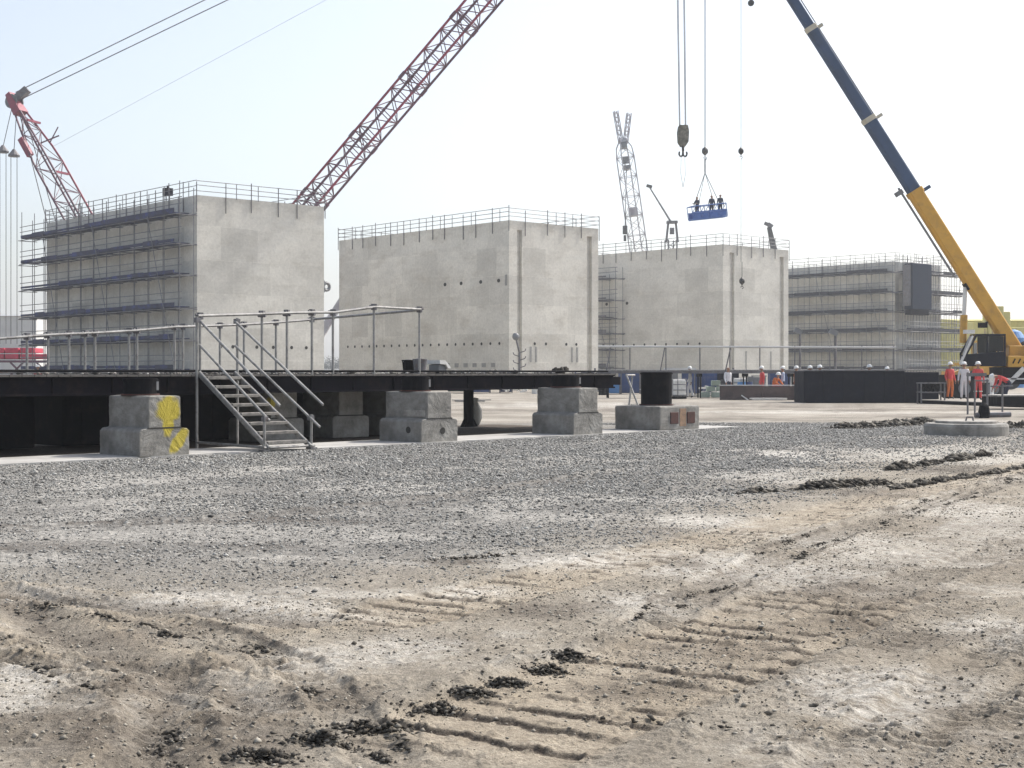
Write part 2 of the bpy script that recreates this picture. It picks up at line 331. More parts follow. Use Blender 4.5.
def ground_fields(x, y):
    """height and surface zones (gravel, soil, damp) of the yard at world x, y"""
    t, o = slab_to(x, y); u, v = uv(x, y)
    near = 1 - sstep(34, 60, y)
    gd = np.interp(x, GX, GD) + fbm(x, y, 2.2, 5, 3) * 3.6
    gravel = sstep(-.20, .24, (y - gd) / np.maximum(y, 5)) * (1 - sstep(40, 44, y + fbm(x, y, 5, 3, 9) * 5)) * (1 - sstep(10, 16, x))
    h = fbm(x, y, 7, 3, 21) * .08 * near + fbm(x, y, 1.4, 3, 31) * .016 * near
    h = h + np.maximum(fbm(x, y, .05, 3, 49, .6) - .08, 0) * .05 * (1 - sstep(10, 16, y)) * sstep(-.1, .15, fbm(x, y, 1.1, 4, 51))
    h = h + fbm(x, y, .28, 4, 41, .6) * (.016 + .012 * gravel) * (1 - sstep(20, 40, y)) + np.maximum(fbm(x, y, .075, 3, 47, .6) - .05, 0) * .055 * (1 - sstep(12, 22, y))
    damp_shade = np.zeros_like(x); soil = np.zeros_like(x)
    wob = fbm(x, y, 1.7, 3, 5) * .25
    for (v0, w, p, u0, u1, st) in CRAWLERS:
        q = np.abs(v + wob * .5 - v0) / (w / 2); ins = (1 - sstep(.85, 1.05, q)) * sstep(u0 - .3, u0 + .3, u) * (1 - sstep(u1 - 2, u1, u)) * st
        ph = ((u + wob * .2 + fbm(x, y, .22, 4, 83, .65) * .09) / p) % 1.0
        brk = sstep(-.16, .06, fbm(x, y, .5, 5, 77, .6))
        cle = np.where(ph < .07, ph / .07, 1 - (ph - .07) / .93)
        h = h + ins * (-.018 + .022 * cle * brk)
        edge = np.exp(-((q - 1.12) / .12) ** 2) * sstep(u0, u0 + .4, u) * (1 - sstep(u1 - 2, u1, u)) * st
        h = h + edge * (.012 + np.maximum(fbm(x, y, .12, 3, 71), 0) * .10)
        soil = np.maximum(soil, ins * .9); damp_shade = np.maximum(damp_shade, ins * np.where(ph > .92, 1, 1 - sstep(.03, .09, ph)) * 1.4 * brk)  # shade on the near side of each cleat step, painted as dark soil
    for (v0, w, p, u0, u1, st) in TYRES:
        q = np.abs(v + wob - v0) / (w / 2); ins = (1 - sstep(.7, 1.1, q)) * sstep(u0 - .3, u0 + .3, u) * (1 - sstep(u1 - 8, u1, u)) * st
        ph = (u / p + np.abs(q) * .45) % 1.0
        brk = sstep(-.15, .12, fbm(x, y, .8, 4, 78))
        h = h + ins * (-.022 + .024 * sstep(.5, .56, ph) * (1 - sstep(.92, 1, ph)) * brk) + np.exp(-((q - 1.15) / .2) ** 2) * .018 * st * sstep(u0, u0 + .4, u) * (1 - sstep(u1 - 8, u1, u))
        damp_shade = np.maximum(damp_shade, ins * (.3 + .6 * (ph < .5) * brk)); soil = np.maximum(soil, ins * .5)
    for pts, w in RUTS:
        dd, al = seg_dist(x + wob * .4, y + wob * .4, pts)
        inr = np.exp(-(dd / w) ** 2); ber = np.exp(-((dd - w * 1.9) / (w * .7)) ** 2)
        h = h - inr * .035 + ber * (.014 + np.maximum(fbm(x, y, .11, 4, 55, .6), 0) * .055)
        damp_shade = np.maximum(damp_shade, inr * .75 * (1 - sstep(.3, 2.5, w)) ); soil = np.maximum(soil, ber * .6)
    for pts, w, p in SWEPT:
        dd, al = seg_dist(x + wob * .5, y + wob * .5, pts)
        w2 = w * (1 + fbm(x, y, .8, 3, 150) * .6); ins = 1 - sstep(.75, 1.1, dd / w2); ph = (al / p + dd / w2 * .6 + fbm(x, y, .12, 3, 151) * .5) % 1.0; brk = sstep(-.12, .1, fbm(x, y, .6, 4, 152))
        h = h + ins * (-.02 + .018 * sstep(.45, .55, ph) * (1 - sstep(.9, 1, ph)) * brk) + np.exp(-((dd / w2 - 1.25) / .2) ** 2) * (.010 + np.maximum(fbm(x, y, .1, 4, 153, .6), 0) * .06)
        lum = np.exp(-((dd / w2 - 1.1) / .22) ** 2) * sstep(.0, .12, fbm(x, y, .5, 5, 154))
        damp_shade = np.maximum(damp_shade, np.maximum(ins * (.28 + .5 * (ph < .45) * brk), lum * .9))
    gravel = gravel * (1 - np.clip(soil, 0, 1) * .8)
    flat = sstep(-.5, .15, o) * sstep(-14, -12, t) * (1 - sstep(21.5, 23, t))
    h = h * (1 - flat) - .02 * flat
    h = h * near
    # moist swath of churned ground crossing the lower right
    sw = np.exp(-((v + 3.1 + fbm(x, y, 2, 3, 8) * 1.4) / .8) ** 2) * sstep(5.5, 8, u) * (1 - sstep(16, 22, u))
    damp_shade = np.maximum(damp_shade, sw * (.35 + fbm(x, y, .7, 4, 90) * .9).clip(0, 1))
    pale = np.maximum(sstep(.04, .16, fbm(x, y, 1.9, 5, 61)), sstep(.03, .17, fbm(x * .55, y * 1.1, .9, 6, 64, .6)) * .85) * (1 - sstep(25, 40, y)) * (1 - soil * .6) * (1 - gravel * .25)
    deck_shade = sstep(1.5, 1.9, o + fbm(x, y, .6, 3, 120) * .5) * (1 - sstep(6.3, 7.2, o)) * sstep(-14, -12, t) * (1 - sstep(18.2, 19, t))
    damp_shade = np.maximum(damp_shade, deck_shade * 1.6)  # the deck's shadow painted into the ground colour
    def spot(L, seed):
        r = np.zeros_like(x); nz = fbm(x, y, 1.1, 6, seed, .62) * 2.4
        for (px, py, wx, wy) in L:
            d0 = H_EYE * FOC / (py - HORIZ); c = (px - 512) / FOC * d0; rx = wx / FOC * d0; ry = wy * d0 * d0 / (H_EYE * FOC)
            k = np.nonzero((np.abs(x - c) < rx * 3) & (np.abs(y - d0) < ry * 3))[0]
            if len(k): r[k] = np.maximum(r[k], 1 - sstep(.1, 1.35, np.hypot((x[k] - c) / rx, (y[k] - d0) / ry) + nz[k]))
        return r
    pale = np.maximum(pale * .75, spot(PALE, 131)); damp_shade = np.maximum(damp_shade, spot(DARK, 137) * (.75 + fbm(x, y, .35, 5, 139) * 1.3).clip(0, 1)); pale = pale * (1 - np.clip(damp_shade, 0, 1) * .7)
    return h, np.clip(gravel * (1 - deck_shade), 0, 1), np.clip(damp_shade, 0, 1.6), np.clip(soil, 0, 1), np.clip(pale, 0, 1)
def gz(x, y): return float(ground_fields(np.array([float(x)]), np.array([float(y)]))[0][0])

def build_ground():
    ys = np.concatenate([np.linspace(-40, 3.0, 12)[:-1], H_EYE * FOC / np.linspace(H_EYE * FOC / 3.0, H_EYE * FOC / 5.0, 60)[:-1],
                         H_EYE * FOC / np.linspace(H_EYE * FOC / 5.0, H_EYE * FOC / 60, 640)[:-1], np.geomspace(60, 1500, 40)])
    s = np.concatenate([-np.geomspace(3.2, .46, 22)[:-1], np.linspace(-.46, .46, 820), np.geomspace(.46, 3.2, 22)[1:]])
    Y, S = np.meshgrid(ys, s, indexing='ij')
    X = S * np.maximum(np.abs(Y), 4.0)
    X = X + np.where(Y < 4, S * (4 - Y) * .4, 0)
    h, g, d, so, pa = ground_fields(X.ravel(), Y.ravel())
    n, m = X.shape
    co = np.stack([X.ravel(), Y.ravel(), h], 1).astype(np.float32)
    idx = np.arange(n * m).reshape(n, m)
    q = np.stack([idx[:-1, :-1], idx[:-1, 1:], idx[1:, 1:], idx[1:, :-1]], -1).reshape(-1, 4)
    me = bpy.data.meshes.new('ground')
    me.vertices.add(n * m); me.vertices.foreach_set('co', co.ravel())
    me.loops.add(q.size); me.loops.foreach_set('vertex_index', q.ravel().astype(np.int32))
    me.polygons.add(len(q)); me.polygons.foreach_set('loop_start', np.arange(0, q.size, 4, dtype=np.int32)); me.polygons.foreach_set('loop_total', np.full(len(q), 4, np.int32))
    me.update(calc_edges=True); me.validate()
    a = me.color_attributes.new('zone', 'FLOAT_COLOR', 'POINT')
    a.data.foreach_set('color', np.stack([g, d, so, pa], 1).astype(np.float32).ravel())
    me.polygons.foreach_set('use_smooth', np.ones(len(q), bool))
    mt, nt, b = nodes('yard_ground')
    at_ = N(nt, 'ShaderNodeAttribute', attribute_name='zone')
    sp = N(nt, 'ShaderNodeSeparateColor'); nt.links.new(at_.outputs['Color'], sp.inputs[0])
    tc = N(nt, 'ShaderNodeTexCoord')
    def noise(sc_, det=6.0, ro=.6):
        k = N(nt, 'ShaderNodeTexNoise', i_Scale=sc_, i_Detail=det, i_Roughness=ro); nt.links.new(tc.outputs['Object'], k.inputs['Vector']); return k.outputs['Fac']
    n_big, n_mid, n_fine, n_grain = noise(.35), noise(2.2, 10, .72), noise(9, 9, .75), noise(70, 4, .7)
    soilc = ramp(nt, n_mid, [(.3, (.17, .153, .126)), (.5, (.245, .224, .188)), (.72, (.335, .31, .265))]).outputs[0]
    tan = ramp(nt, n_mid, [(.3, (.235, .203, .157)), (.7, (.355, .315, .253))]).outputs[0]
    grav = ramp(nt, n_fine, [(.3, (.105, .103, .097)), (.5, (.185, .182, .172)), (.7, (.285, .28, .265))]).outputs[0]
    far = ramp(nt, n_big, [(.35, (.20, .185, .16)), (.65, (.29, .272, .24))]).outputs[0]
    geo = N(nt, 'ShaderNodeSeparateXYZ'); nt.links.new(tc.outputs['Object'], geo.inputs[0])
    fy = N(nt, 'ShaderNodeMapRange', interpolation_type='SMOOTHSTEP'); nt.links.new(geo.outputs[1], fy.inputs[0]); fy.inputs[1].default_value = 26; fy.inputs[2].default_value = 44
    out = mixc(nt, sp.outputs[2], soilc, tan)
    out = mixc(nt, fy.outputs[0], out, far)
    out = mixc(nt, sp.outputs[0], out, grav)
    # dried whitish crust
    pm = N(nt, 'ShaderNodeMath', operation='MULTIPLY'); nt.links.new(at_.outputs['Alpha'], pm.inputs[0])
    cr = ramp(nt, n_fine, [(.36, 0.0), (.58, 1.0)]); nt.links.new(cr.outputs[0], pm.inputs[1])
    pm2 = N(nt, 'ShaderNodeMath', operation='MULTIPLY'); pm2.inputs[1].default_value = .8; nt.links.new(pm.outputs[0], pm2.inputs[0])
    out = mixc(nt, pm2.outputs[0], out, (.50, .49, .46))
    # damp, darker earth, plus the painted shade of deck and cleat steps
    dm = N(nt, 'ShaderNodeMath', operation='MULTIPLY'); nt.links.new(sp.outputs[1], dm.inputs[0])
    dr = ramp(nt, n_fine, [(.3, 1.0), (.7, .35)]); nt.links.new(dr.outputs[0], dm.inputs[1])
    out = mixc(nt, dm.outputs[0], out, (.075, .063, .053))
    g2 = ramp(nt, noise(26, 7, .75), [(.30, .66), (.5, 1.06), (.70, 1.4)]); out = mixc(nt, 1.0, out, g2.outputs[0], 'MULTIPLY')
    gr = ramp(nt, n_grain, [(.3, .62), (.7, 1.3)]); out = mixc(nt, .75, out, mixc(nt, 1.0, out, gr.outputs[0], 'MULTIPLY'))
    b1 = ramp(nt, n_big, [(.3, (1.09, 1.06, 1.035)), (.7, (1.37, 1.335, 1.30))]); out = mixc(nt, 1.0, out, b1.outputs[0], 'MULTIPLY')
    nt.links.new(out, b.inputs['Base Color']); b.inputs['Roughness'].default_value = .95
    b.inputs['Specular IOR Level'].default_value = .2
    bp = N(nt, 'ShaderNodeBump', i_Strength=1.0, i_Distance=.035)
    hs = N(nt, 'ShaderNodeMath', operation='MULTIPLY_ADD'); nt.links.new(n_grain, hs.inputs[0]); hs.inputs[1].default_value = .35; nt.links.new(n_fine, hs.inputs[2])
    nt.links.new(hs.outputs[0], bp.inputs['Height']); nt.links.new(bp.outputs[0], b.inputs['Normal'])
    me.materials.append(mt)
    o = bpy.data.objects.new('ground', me); COL.objects.link(o); WM[o] = Matrix.Identity(4)
    struct(o)
build_ground()

def stones(name, P, size, flat, mat, jitter=.35):
    """many small angular stones in one mesh; P (n,3)"""
    n = len(P)
    base = np.array([(1, 0, 0), (-1, 0, 0), (0, 1, 0), (0, -1, 0), (0, 0, 1), (0, 0, -1), ], float)
    fc = np.array([(0, 2, 4), (2, 1, 4), (1, 3, 4), (3, 0, 4), (2, 0, 5), (1, 2, 5), (3, 1, 5), (0, 3, 5)])
    V = base[None] * (1 + RNG.uniform(-jitter, jitter, (n, 6, 3))) + RNG.uniform(-.3, .3, (n, 6, 3))
    V *= (size[:, None] * np.stack([RNG.uniform(.7, 1.35, n), RNG.uniform(.7, 1.35, n), RNG.uniform(.5, 1.0, n) * flat], 1))[:, None, :]
    a = RNG.uniform(0, 2 * PI, n); c, s_ = np.cos(a)[:, None], np.sin(a)[:, None]
    X = V[..., 0] * c - V[..., 1] * s_; Yv = V[..., 0] * s_ + V[..., 1] * c
    V = np.stack([X, Yv, V[..., 2]], -1) + P[:, None, :]
    F = (fc[None] + (np.arange(n) * 6)[:, None, None]).reshape(-1, 3)
    me = bpy.data.meshes.new(name)
    me.vertices.add(n * 6); me.vertices.foreach_set('co', V.astype(np.float32).ravel())
    me.loops.add(F.size); me.loops.foreach_set('vertex_index', F.ravel().astype(np.int32))
    me.polygons.add(len(F)); me.polygons.foreach_set('loop_start', np.arange(0, F.size, 3, dtype=np.int32)); me.polygons.foreach_set('loop_total', np.full(len(F), 3, np.int32))
    me.update(calc_edges=True); me.materials.append(mat)
    o = bpy.data.objects.new(name, me); COL.objects.link(o); WM[o] = Matrix.Identity(4); struct(o, 'stuff'); return o
def island_mat(name, stops):
    m, nt, b = nodes(name); g = N(nt, 'ShaderNodeNewGeometry')
    r = ramp(nt, g.outputs['Random Per Island'], stops); nt.links.new(r.outputs[0], b.inputs['Base Color']); b.inputs['Roughness'].default_value = .9
    b.inputs['Specular IOR Level'].default_value = .25
    return m
M_gravel = island_mat('gravel_stone', [(0, (.05, .048, .045)), (.25, (.17, .166, .156)), (.75, (.32, .314, .296)), (1, (.47, .46, .435))])
M_soil = island_mat('damp_soil', [(0, (.03, .027, .023)), (.45, (.066, .058, .048)), (.8, (.125, .112, .094)), (1, (.25, .23, .195))])
M_clod = island_mat('soil_clod', [(0, (.08, .07, .058)), (.3, (.21, .19, .158)), (.7, (.31, .283, .238)), (1, (.42, .39, .335))])
def scatter_gravel():
    n = 1000000
    d = np.sqrt(RNG.uniform(8.5 ** 2, 42 ** 2, n)); s = RNG.uniform(-.46, .41, n); x = s * d; k = (d > np.interp(x, GX, GD) - .25 * d - .8) & (slab_to(x, d)[1] < .1) | (d > 36); d, x = d[k], x[k]; n = len(x)
    h, g, dm, so, pa = ground_fields(x, d); t, o = slab_to(x, d)
    u_, v_ = uv(x, d); lane = sum(np.exp(-((v_ - v0 + fbm(x, d, 3, 3, 140) * .5) / .35) ** 2) for v0 in (-8.2, -10.4, -13.1, -15.2, -4.3, -2.4, -.4)); lane = np.clip(lane, 0, 1) * .55
    keep = (RNG.random(n) < g * (1 - lane) * np.clip(.72 + fbm(x, d, 1.3, 4, 99) * 1.5, .2, 1) * (1 - .75 * pa)) & ((o < -.02) | (t > 20.6))
    x, d, h = x[keep], d[keep], h[keep]
    size = np.minimum(RNG.lognormal(math.log(.0080), .48, len(x)), .026) * (.85 + .45 * sstep(10, 26, d))
    stones('gravel', np.stack([x, d, h + size * .25], 1), size, .8, M_gravel)
    n = 330000
    d = np.sqrt(RNG.uniform(4.6 ** 2, 24 ** 2, n)); x = RNG.uniform(-.45, .45, n) * d
    h, g, dm, so, pa = ground_fields(x, d); t, o = slab_to(x, d)
    keep = (RNG.random(n) < (1 - g) * np.clip(.30 + fbm(x, d, .9, 5, 101) * 2.0 + dm * .5, .05, 1)) & (o < -.05)
    x, d, h = x[keep], d[keep], h[keep]; size = np.minimum(RNG.lognormal(math.log(.0038), .6, len(x)), .017)
    stones('soil_crumbs', np.stack([x, d, h + size * .3], 1), size, .8, M_clod)
scatter_gravel()

def soil_heaps():
    """crumbled heaps of moist soil: many lumps of every size gathered on ridges"""
    P = []; S = []
    def heap(cx, cy, lx, ly, ang, hgt, n, smax):
        c, s_ = math.cos(ang), math.sin(ang)
        for _ in range(n):
            a, b = random.gauss(0, .42), random.gauss(0, .42)
            if abs(a) > 1 or abs(b) > 1: continue
            x, y = cx + a * lx * c - b * ly * s_, cy + a * lx * s_ + b * ly * c
            P.append((x, y, hgt * max(0, 1 - (a * a + b * b) * 1.3) * random.uniform(.3, 1))); S.append(random.uniform(.12, 1) ** 2.4 * smax * 1.15)
    for (px, py, w) in [(258, 762, .16), (322, 746, .17), (372, 729, .20), (432, 713, .13), (472, 697, .15), (508, 686, .13), (547, 672, .13), (570, 660, .10)]:
        d = H_EYE * FOC / (py - HORIZ); p = at(px, d)
        heap(p.x, p.y, w, .07, -R(12), .04, 330, .018); heap(p.x, p.y, w * 1.8, .16, -R(12), .012, 260, .011)
    def ridge(pxa, pya, pxb, pyb, n, wid, hgt, smax):
        a = at(pxa, H_EYE * FOC / (pya - HORIZ)); b = at(pxb, H_EYE * FOC / (pyb - HORIZ))
        k = max(3, int((b - a).length / .5))
        for i in range(k):
            q = a.lerp(b, (i + random.uniform(-.4, .4)) / (k - 1)); f = random.uniform(.35, 1.1)
            heap(q.x, q.y, .8 * f, wid * 2.2 * f, math.atan2(b.y - a.y, b.x - a.x), hgt * .1, int(n * f * .7), smax * .4); heap(q.x, q.y, .55 * f, wid * f, math.atan2(b.y - a.y, b.x - a.x), hgt * f, int(n * f), smax)
    ridge(770, 491, 886, 484, 230, .18, .10, .055)
    ridge(892, 469, 978, 457, 230, .22, .12, .06)
    ridge(890, 489, 1023, 467, 170, .18, .08, .055)
    ridge(842, 429, 930, 424, 420, .5, .20, .09)
    ridge(1000, 428, 1060, 426, 90, .4, .18, .09)
    for pts, w, smax in ((SWEPT[2][0], .10, .017), (SWEPT[3][0], .10, .017), (SWEPT[0][0], .08, .014)):
        for (ax, ay), (bx, by) in zip(pts[:-1], pts[1:]):
            L_ = math.hypot(bx - ax, by - ay)
            for i in range(max(2, int(L_ / .28))):
                if random.random() < .35: continue
                f = random.random(); heap(ax + (bx - ax) * f + random.uniform(-.12, .12), ay + (by - ay) * f + random.choice((-.2, .2)), random.uniform(.08, .3), .05, math.atan2(by - ay, bx - ax), .02, random.randint(30, 110), smax)
    ridge(455, 558, 482, 556, 60, .06, .03, .02)
    ridge(640, 726, 732, 735, 26, .05, .02, .016)
    ridge(10, 608, 120, 626, 26, .05, .03, .016)
    P = np.array(P); h = ground_fields(P[:, 0], P[:, 1])[0]; P[:, 2] += h
    stones('loose_soil', P, np.array(S), .8, M_soil, .45)
soil_heaps()

# ------------------------------------------------------------------ concrete slab strip, stopped where the painted deck shade begins
PL_ROT = math.atan2(PDX[1], PDX[0])
def slab():
    mt, nt, b = nodes('dusty_slab')
    tc = N(nt, 'ShaderNodeTexCoord'); n1 = N(nt, 'ShaderNodeTexNoise', i_Scale=1.2, i_Detail=8.0, i_Roughness=.65); nt.links.new(tc.outputs['Object'], n1.inputs['Vector'])
    r = ramp(nt, n1.outputs['Fac'], [(.3, (.30, .285, .265)), (.6, (.46, .45, .43)), (.75, (.52, .51, .49))]); nt.links.new(r.outputs[0], b.inputs['Base Color']); b.inputs['Roughness'].default_value = .92
    m = MB(); rg = random.Random(4); n = 70
    front = [(-14 + 35.5 * i / n, rg.uniform(-.10, .06)) for i in range(n + 1)]
    poly = [(t, o, -.12) for t, o in front] + [(21.5, 1.3, -.12), (18, 1.75, -.12), (5, 1.6, -.12), (-14, 1.7, -.12)]
    m.prism(poly, (0, 0, .135))
    o = m.build('pavement', mt); o.location = S0; o.rotation_euler = (0, 0, PL_ROT); struct(o)
slab()
def W(t, o, z=0.0):      # platform coordinates -> world
    return Vector((S0.x + PDX[0] * t + PNX[0] * o, S0.y + PDX[1] * t + PNX[1] * o, z))

# ------------------------------------------------------------------ big concrete blocks
UR = math.atan2(.6665, .7455)
BL = 24.8; BR = 10.5; BH = 14.05
blocks = []
M_hole = plain('dark_tie_hole', (.035, .033, .03), .9)
M_patch = plain('grey_mortar_patch', (.30, .295, .28), .9, 0, .2, 3)
def make_block(P, label, mat, right, left, grooves=(), holes=(), rows_left=(), rows_right=(), name='concrete_block'):
    t = thing(name, label, 'concrete block', (P[0], P[1], 0), UR, 'cast concrete blocks in a row')
    m = MB()
    pts = [(0, 0)]
    for (a, b_) in grooves: pts += [(a, 0), (a, .28), (b_, .28), (b_, 0)]
    pts += [(right, 0), (right, left), (0, left)]
    zt = BH - .75 if grooves else BH
    m.prism([(x, y, -.1) for x, y in pts], (0, 0, zt + .1))
    if grooves: m.box2((0, 0, zt), (right, left, BH))
    m.build('wall', mat, t)
    hm = MB(); hm.tube((0, 0, 0), (0, .02, 0), .13, 10); first = None
    for (face, s, z) in holes:
        loc = (s, -.012, z) if face == 'R' else (-.012, s, z); rot = (0, 0, 0) if face == 'R' else (0, 0, -PI / 2)
        if first is None: first = hm.build('tie_hole', M_hole, t); first.location = loc; first.rotation_euler = rot
        else:
            k = inst(first, t, loc, rot)
            if z > 8: k.scale = (1.5, 1, 1.25)
    for (face, s, z, w, h) in list(rows_left) + list(rows_right):
        q = MB()
        if face == 'R': q.box((s, -.005, z), (w, .06, h))
        else: q.box((-.005, s, z), (.06, w, h))
        q.build('mortar_patch', M_patch, t)
    blocks.append(t); return t
def at2(px, d): p = at(px, d); return (p.x, p.y)
B1, B2, B3, B4 = at2(197, 99.4), at2(509, 116.), at2(723, 138.), at2(895, 160.)
make_block(B1, 'nearest tall concrete block, left face wrapped in blue-boarded scaffolding, right face bare', M_conc, 10.8, 25.5,
           holes=[('R', x, 3.3) for x in (1.9, 2.9, 4.9, 6.3, 7.9, 9.2)])
make_block(B2, 'second concrete block from the left, bare brownish left face with a row of dark holes', M_conc_b, 10.5, 24.5, ((.9, 1.45), (9.1, 9.7)),
           holes=[('L', y, 3.85) for y in np.arange(1.2, 24, 1.15)] + [('R', x, 3.85) for x in (2.9, 4.2, 6.6, 7.8)] +
                 [('L', y, 9.1) for y in (1.3, 3.6, 6.2, 8.4)],
           rows_left=[('L', y, 2.05, .5, .35) for y in np.arange(2, 9, 1.2)] + [('L', .35, 9.1, .25, .9)],
           rows_right=[('R', x, 2.95, .2, 1.3) for x in (2.45, 3.05, 7.3, 7.9)])
make_block(B3, 'third concrete block, smooth pale grey, half hidden by the second block', M_conc, 10.5, 24.5, ((1.0, 1.75), (9.05, 9.7)),
           holes=[('L', y, 4.3) for y in np.arange(3.0, 24, 1.5)] + [('L', 16.0, 8.7), ('L', 13.0, 8.7)],
           rows_right=[('R', x, 2.6, .13, 1.9) for x in (3.6, 7.6)])
make_block(B4, 'farthest concrete block on the right, scaffolded on both faces with a slate-blue panel', M_conc, 9.6, 24.5)

# roof guardrails
def guardrail(block, right, left, label, seed):
    rg = random.Random(seed); t = thing('roof_guardrail', label, 'guardrail', block.location, block.rotation_euler.z, 'guardrails on the block roofs')
    pm = MB(); pm.tube((0, 0, -1.0), (0, 0, 1.15), .036, 5)
    first = None; corners = [(-.06, -.06), (right + .06, -.06), (right + .06, left + .06), (-.06, left + .06), (-.06, -.06)]
    for k, ((ax, ay), (bx, by)) in enumerate(zip(corners[:-1], corners[1:])):
        L = math.hypot(bx - ax, by - ay); n = max(3, round(L / (2.1 if k in (0, 3) else 3.0)))
        for i in range(n):
            f = (i + (rg.uniform(-.15, .15) if i else 0)) / n; loc = (ax + (bx - ax) * f, ay + (by - ay) * f, BH + rg.uniform(-.25, .12))
            if first is None: first = pm.build('post', M_tube_old, t); first.location = loc
            else: inst(first, t, loc)
            if k in (0, 3) and rg.random() < .6:
                f = (i + rg.uniform(.3, .7)) / n; q = inst(first, t, (ax + (bx - ax) * f, ay + (by - ay) * f, BH + .42)); q.scale = (.8, .8, .5)
        for z in (.32, .68, 1.05):
            m = MB(); m.tube((ax, ay, BH + z + rg.uniform(-.04, .04)), (bx, by, BH + z + rg.uniform(-.04, .04)), .027, 5); m.build('rail', M_tube_old, t)
    return t
guardrail(blocks[0], 10.8, 25.5, 'scaffold tube guardrail round the roof of the nearest concrete block', 1)
guardrail(blocks[1], 10.5, 24.5, 'scaffold tube guardrail round the roof of the second block from the left', 2)
guardrail(blocks[2], 10.5, 24.5, 'scaffold tube guardrail round the roof of the smooth pale third block', 3)
guardrail(blocks[3], 9.6, 24.5, 'scaffold tube guardrail round the roof of the far right block', 4)

def scaffold(block, label, face, s0, s1, levels, pitch=2.3, name='scaffolding', mat=M_scaf, boards=(0, 99), board_mat=M_board, top=BH + .95):
    """two rows of standards along a face; local frame of the block"""
    t = thing(name, label, 'scaffolding', block.location, block.rotation_euler.z)
    P = (lambda s, o, z: (s, -o, z)) if face == 'R' else (lambda s, o, z: (-o, s, z))
    n = max(1, round((s1 - s0) / pitch)); ss = [s0 + (s1 - s0) * i / n for i in range(n + 1)]
    rg = random.Random(len(label))
    sm = MB(); sm.tube((0, 0, 0), (0, 0, top), .032, 5); first = None
    for o in (.35, 1.45):
        for s in ss:
            loc = P(s + rg.uniform(-.05, .05), o, rg.uniform(-1.0, 0))
            if first is None: first = sm.build('standard', mat, t); first.location = loc
            else: inst(first, t, loc)
    trm = MB(); trm.tube(P(0, .1, 0), P(0, 1.75, 0), .035, 5); tr = None
    a0, a1 = max(s0, boards[0]), min(s1, boards[1])
    for z in levels:
        m = MB(); k = a0
        while k < a1 - .1:
            e = min(a1, k + rg.uniform(1.8, 3.4)); dz = rg.uniform(-.05, .05)
            m.box([(p + q) / 2 for p, q in zip(P(k + .02, .3, z - .05 + dz), P(e - .02, 1.5, z + .05 + dz))], [abs(q - p) for p, q in zip(P(k + .02, .3, z - .03), P(e - .02, 1.5, z + .04))])
            m.box([(p + q) / 2 for p, q in zip(P(k + .02, 1.5, z), P(e - .02, 1.54, z + .3))], [abs(q - p) for p, q in zip(P(k + .02, 1.5, z - .10), P(e - .02, 1.55, z + rg.choice((.06, .12, .2, .26))))])
            k = e
        m.build('platform', board_mat, t)
        for (o, dz, r) in ((1.47, 1.0, .032), (1.47, .55, .032), (1.52, -.12, .035), (.30, -.12, .035)):
            q = MB(); q.tube(P(s0 - .3, o, z + dz + rg.uniform(-.05, .05)), P(s1 + .3, o, z + dz + rg.uniform(-.05, .05)), r, 5); q.build('ledger', mat, t)
        for s in ss:
            if tr is None: tr = trm.build('transom', mat, t); tr.location = P(s, 0, z - .18)
            else: inst(tr, t, P(s, 0, z - .18))
    for i in range(0, n - 1, 4):
        q = MB(); q.tube(P(ss[i], 1.6, 0.2), P(ss[min(n, i + 2)], 1.6, levels[-1]), .032, 5); q.build('brace', mat, t)
    return t
LV = [1.7, 3.85, 6.1, 8.45, 10.65, 12.75]
scaffold(blocks[0], 'scaffolding with dark blue boards along the left face of the nearest block', 'L', -.2, 27.2, LV, boards=(.5, 27.2))
LV4 = [1.8, 4.0, 6.2, 8.4, 10.6, 12.9]
scaffold(blocks[3], 'scaffolding with grey boards along the left face of the far right block', 'L', -.6, 25.5, LV4, 1.7, board_mat=plain('dark_scaffold_board', (0.035, 0.036, 0.045), .8, 0, .45, 1.1, dirt=(.07, .07, .075)))
scaffold(blocks[3], 'scaffolding round the panel on the right face of the far right block', 'R', -.2, 12.6, LV4, 1.2, board_mat=plain('dark_scaffold_board', (0.035, 0.036, 0.045), .8, 0, .45, 1.1, dirt=(.07, .07, .075)))
# bracket tower between the second and third block
scaffold(blocks[2], 'thin scaffold access tower at the left of the third block, beside the second', 'L', 13.3, 17.2, [2.0, 3.9, 5.6, 7.2, 9.1, 11.4], 1.9, name='scaffold_tower', board_mat=M_tube_old, boards=(14.6, 17), top=BH - 1.5)

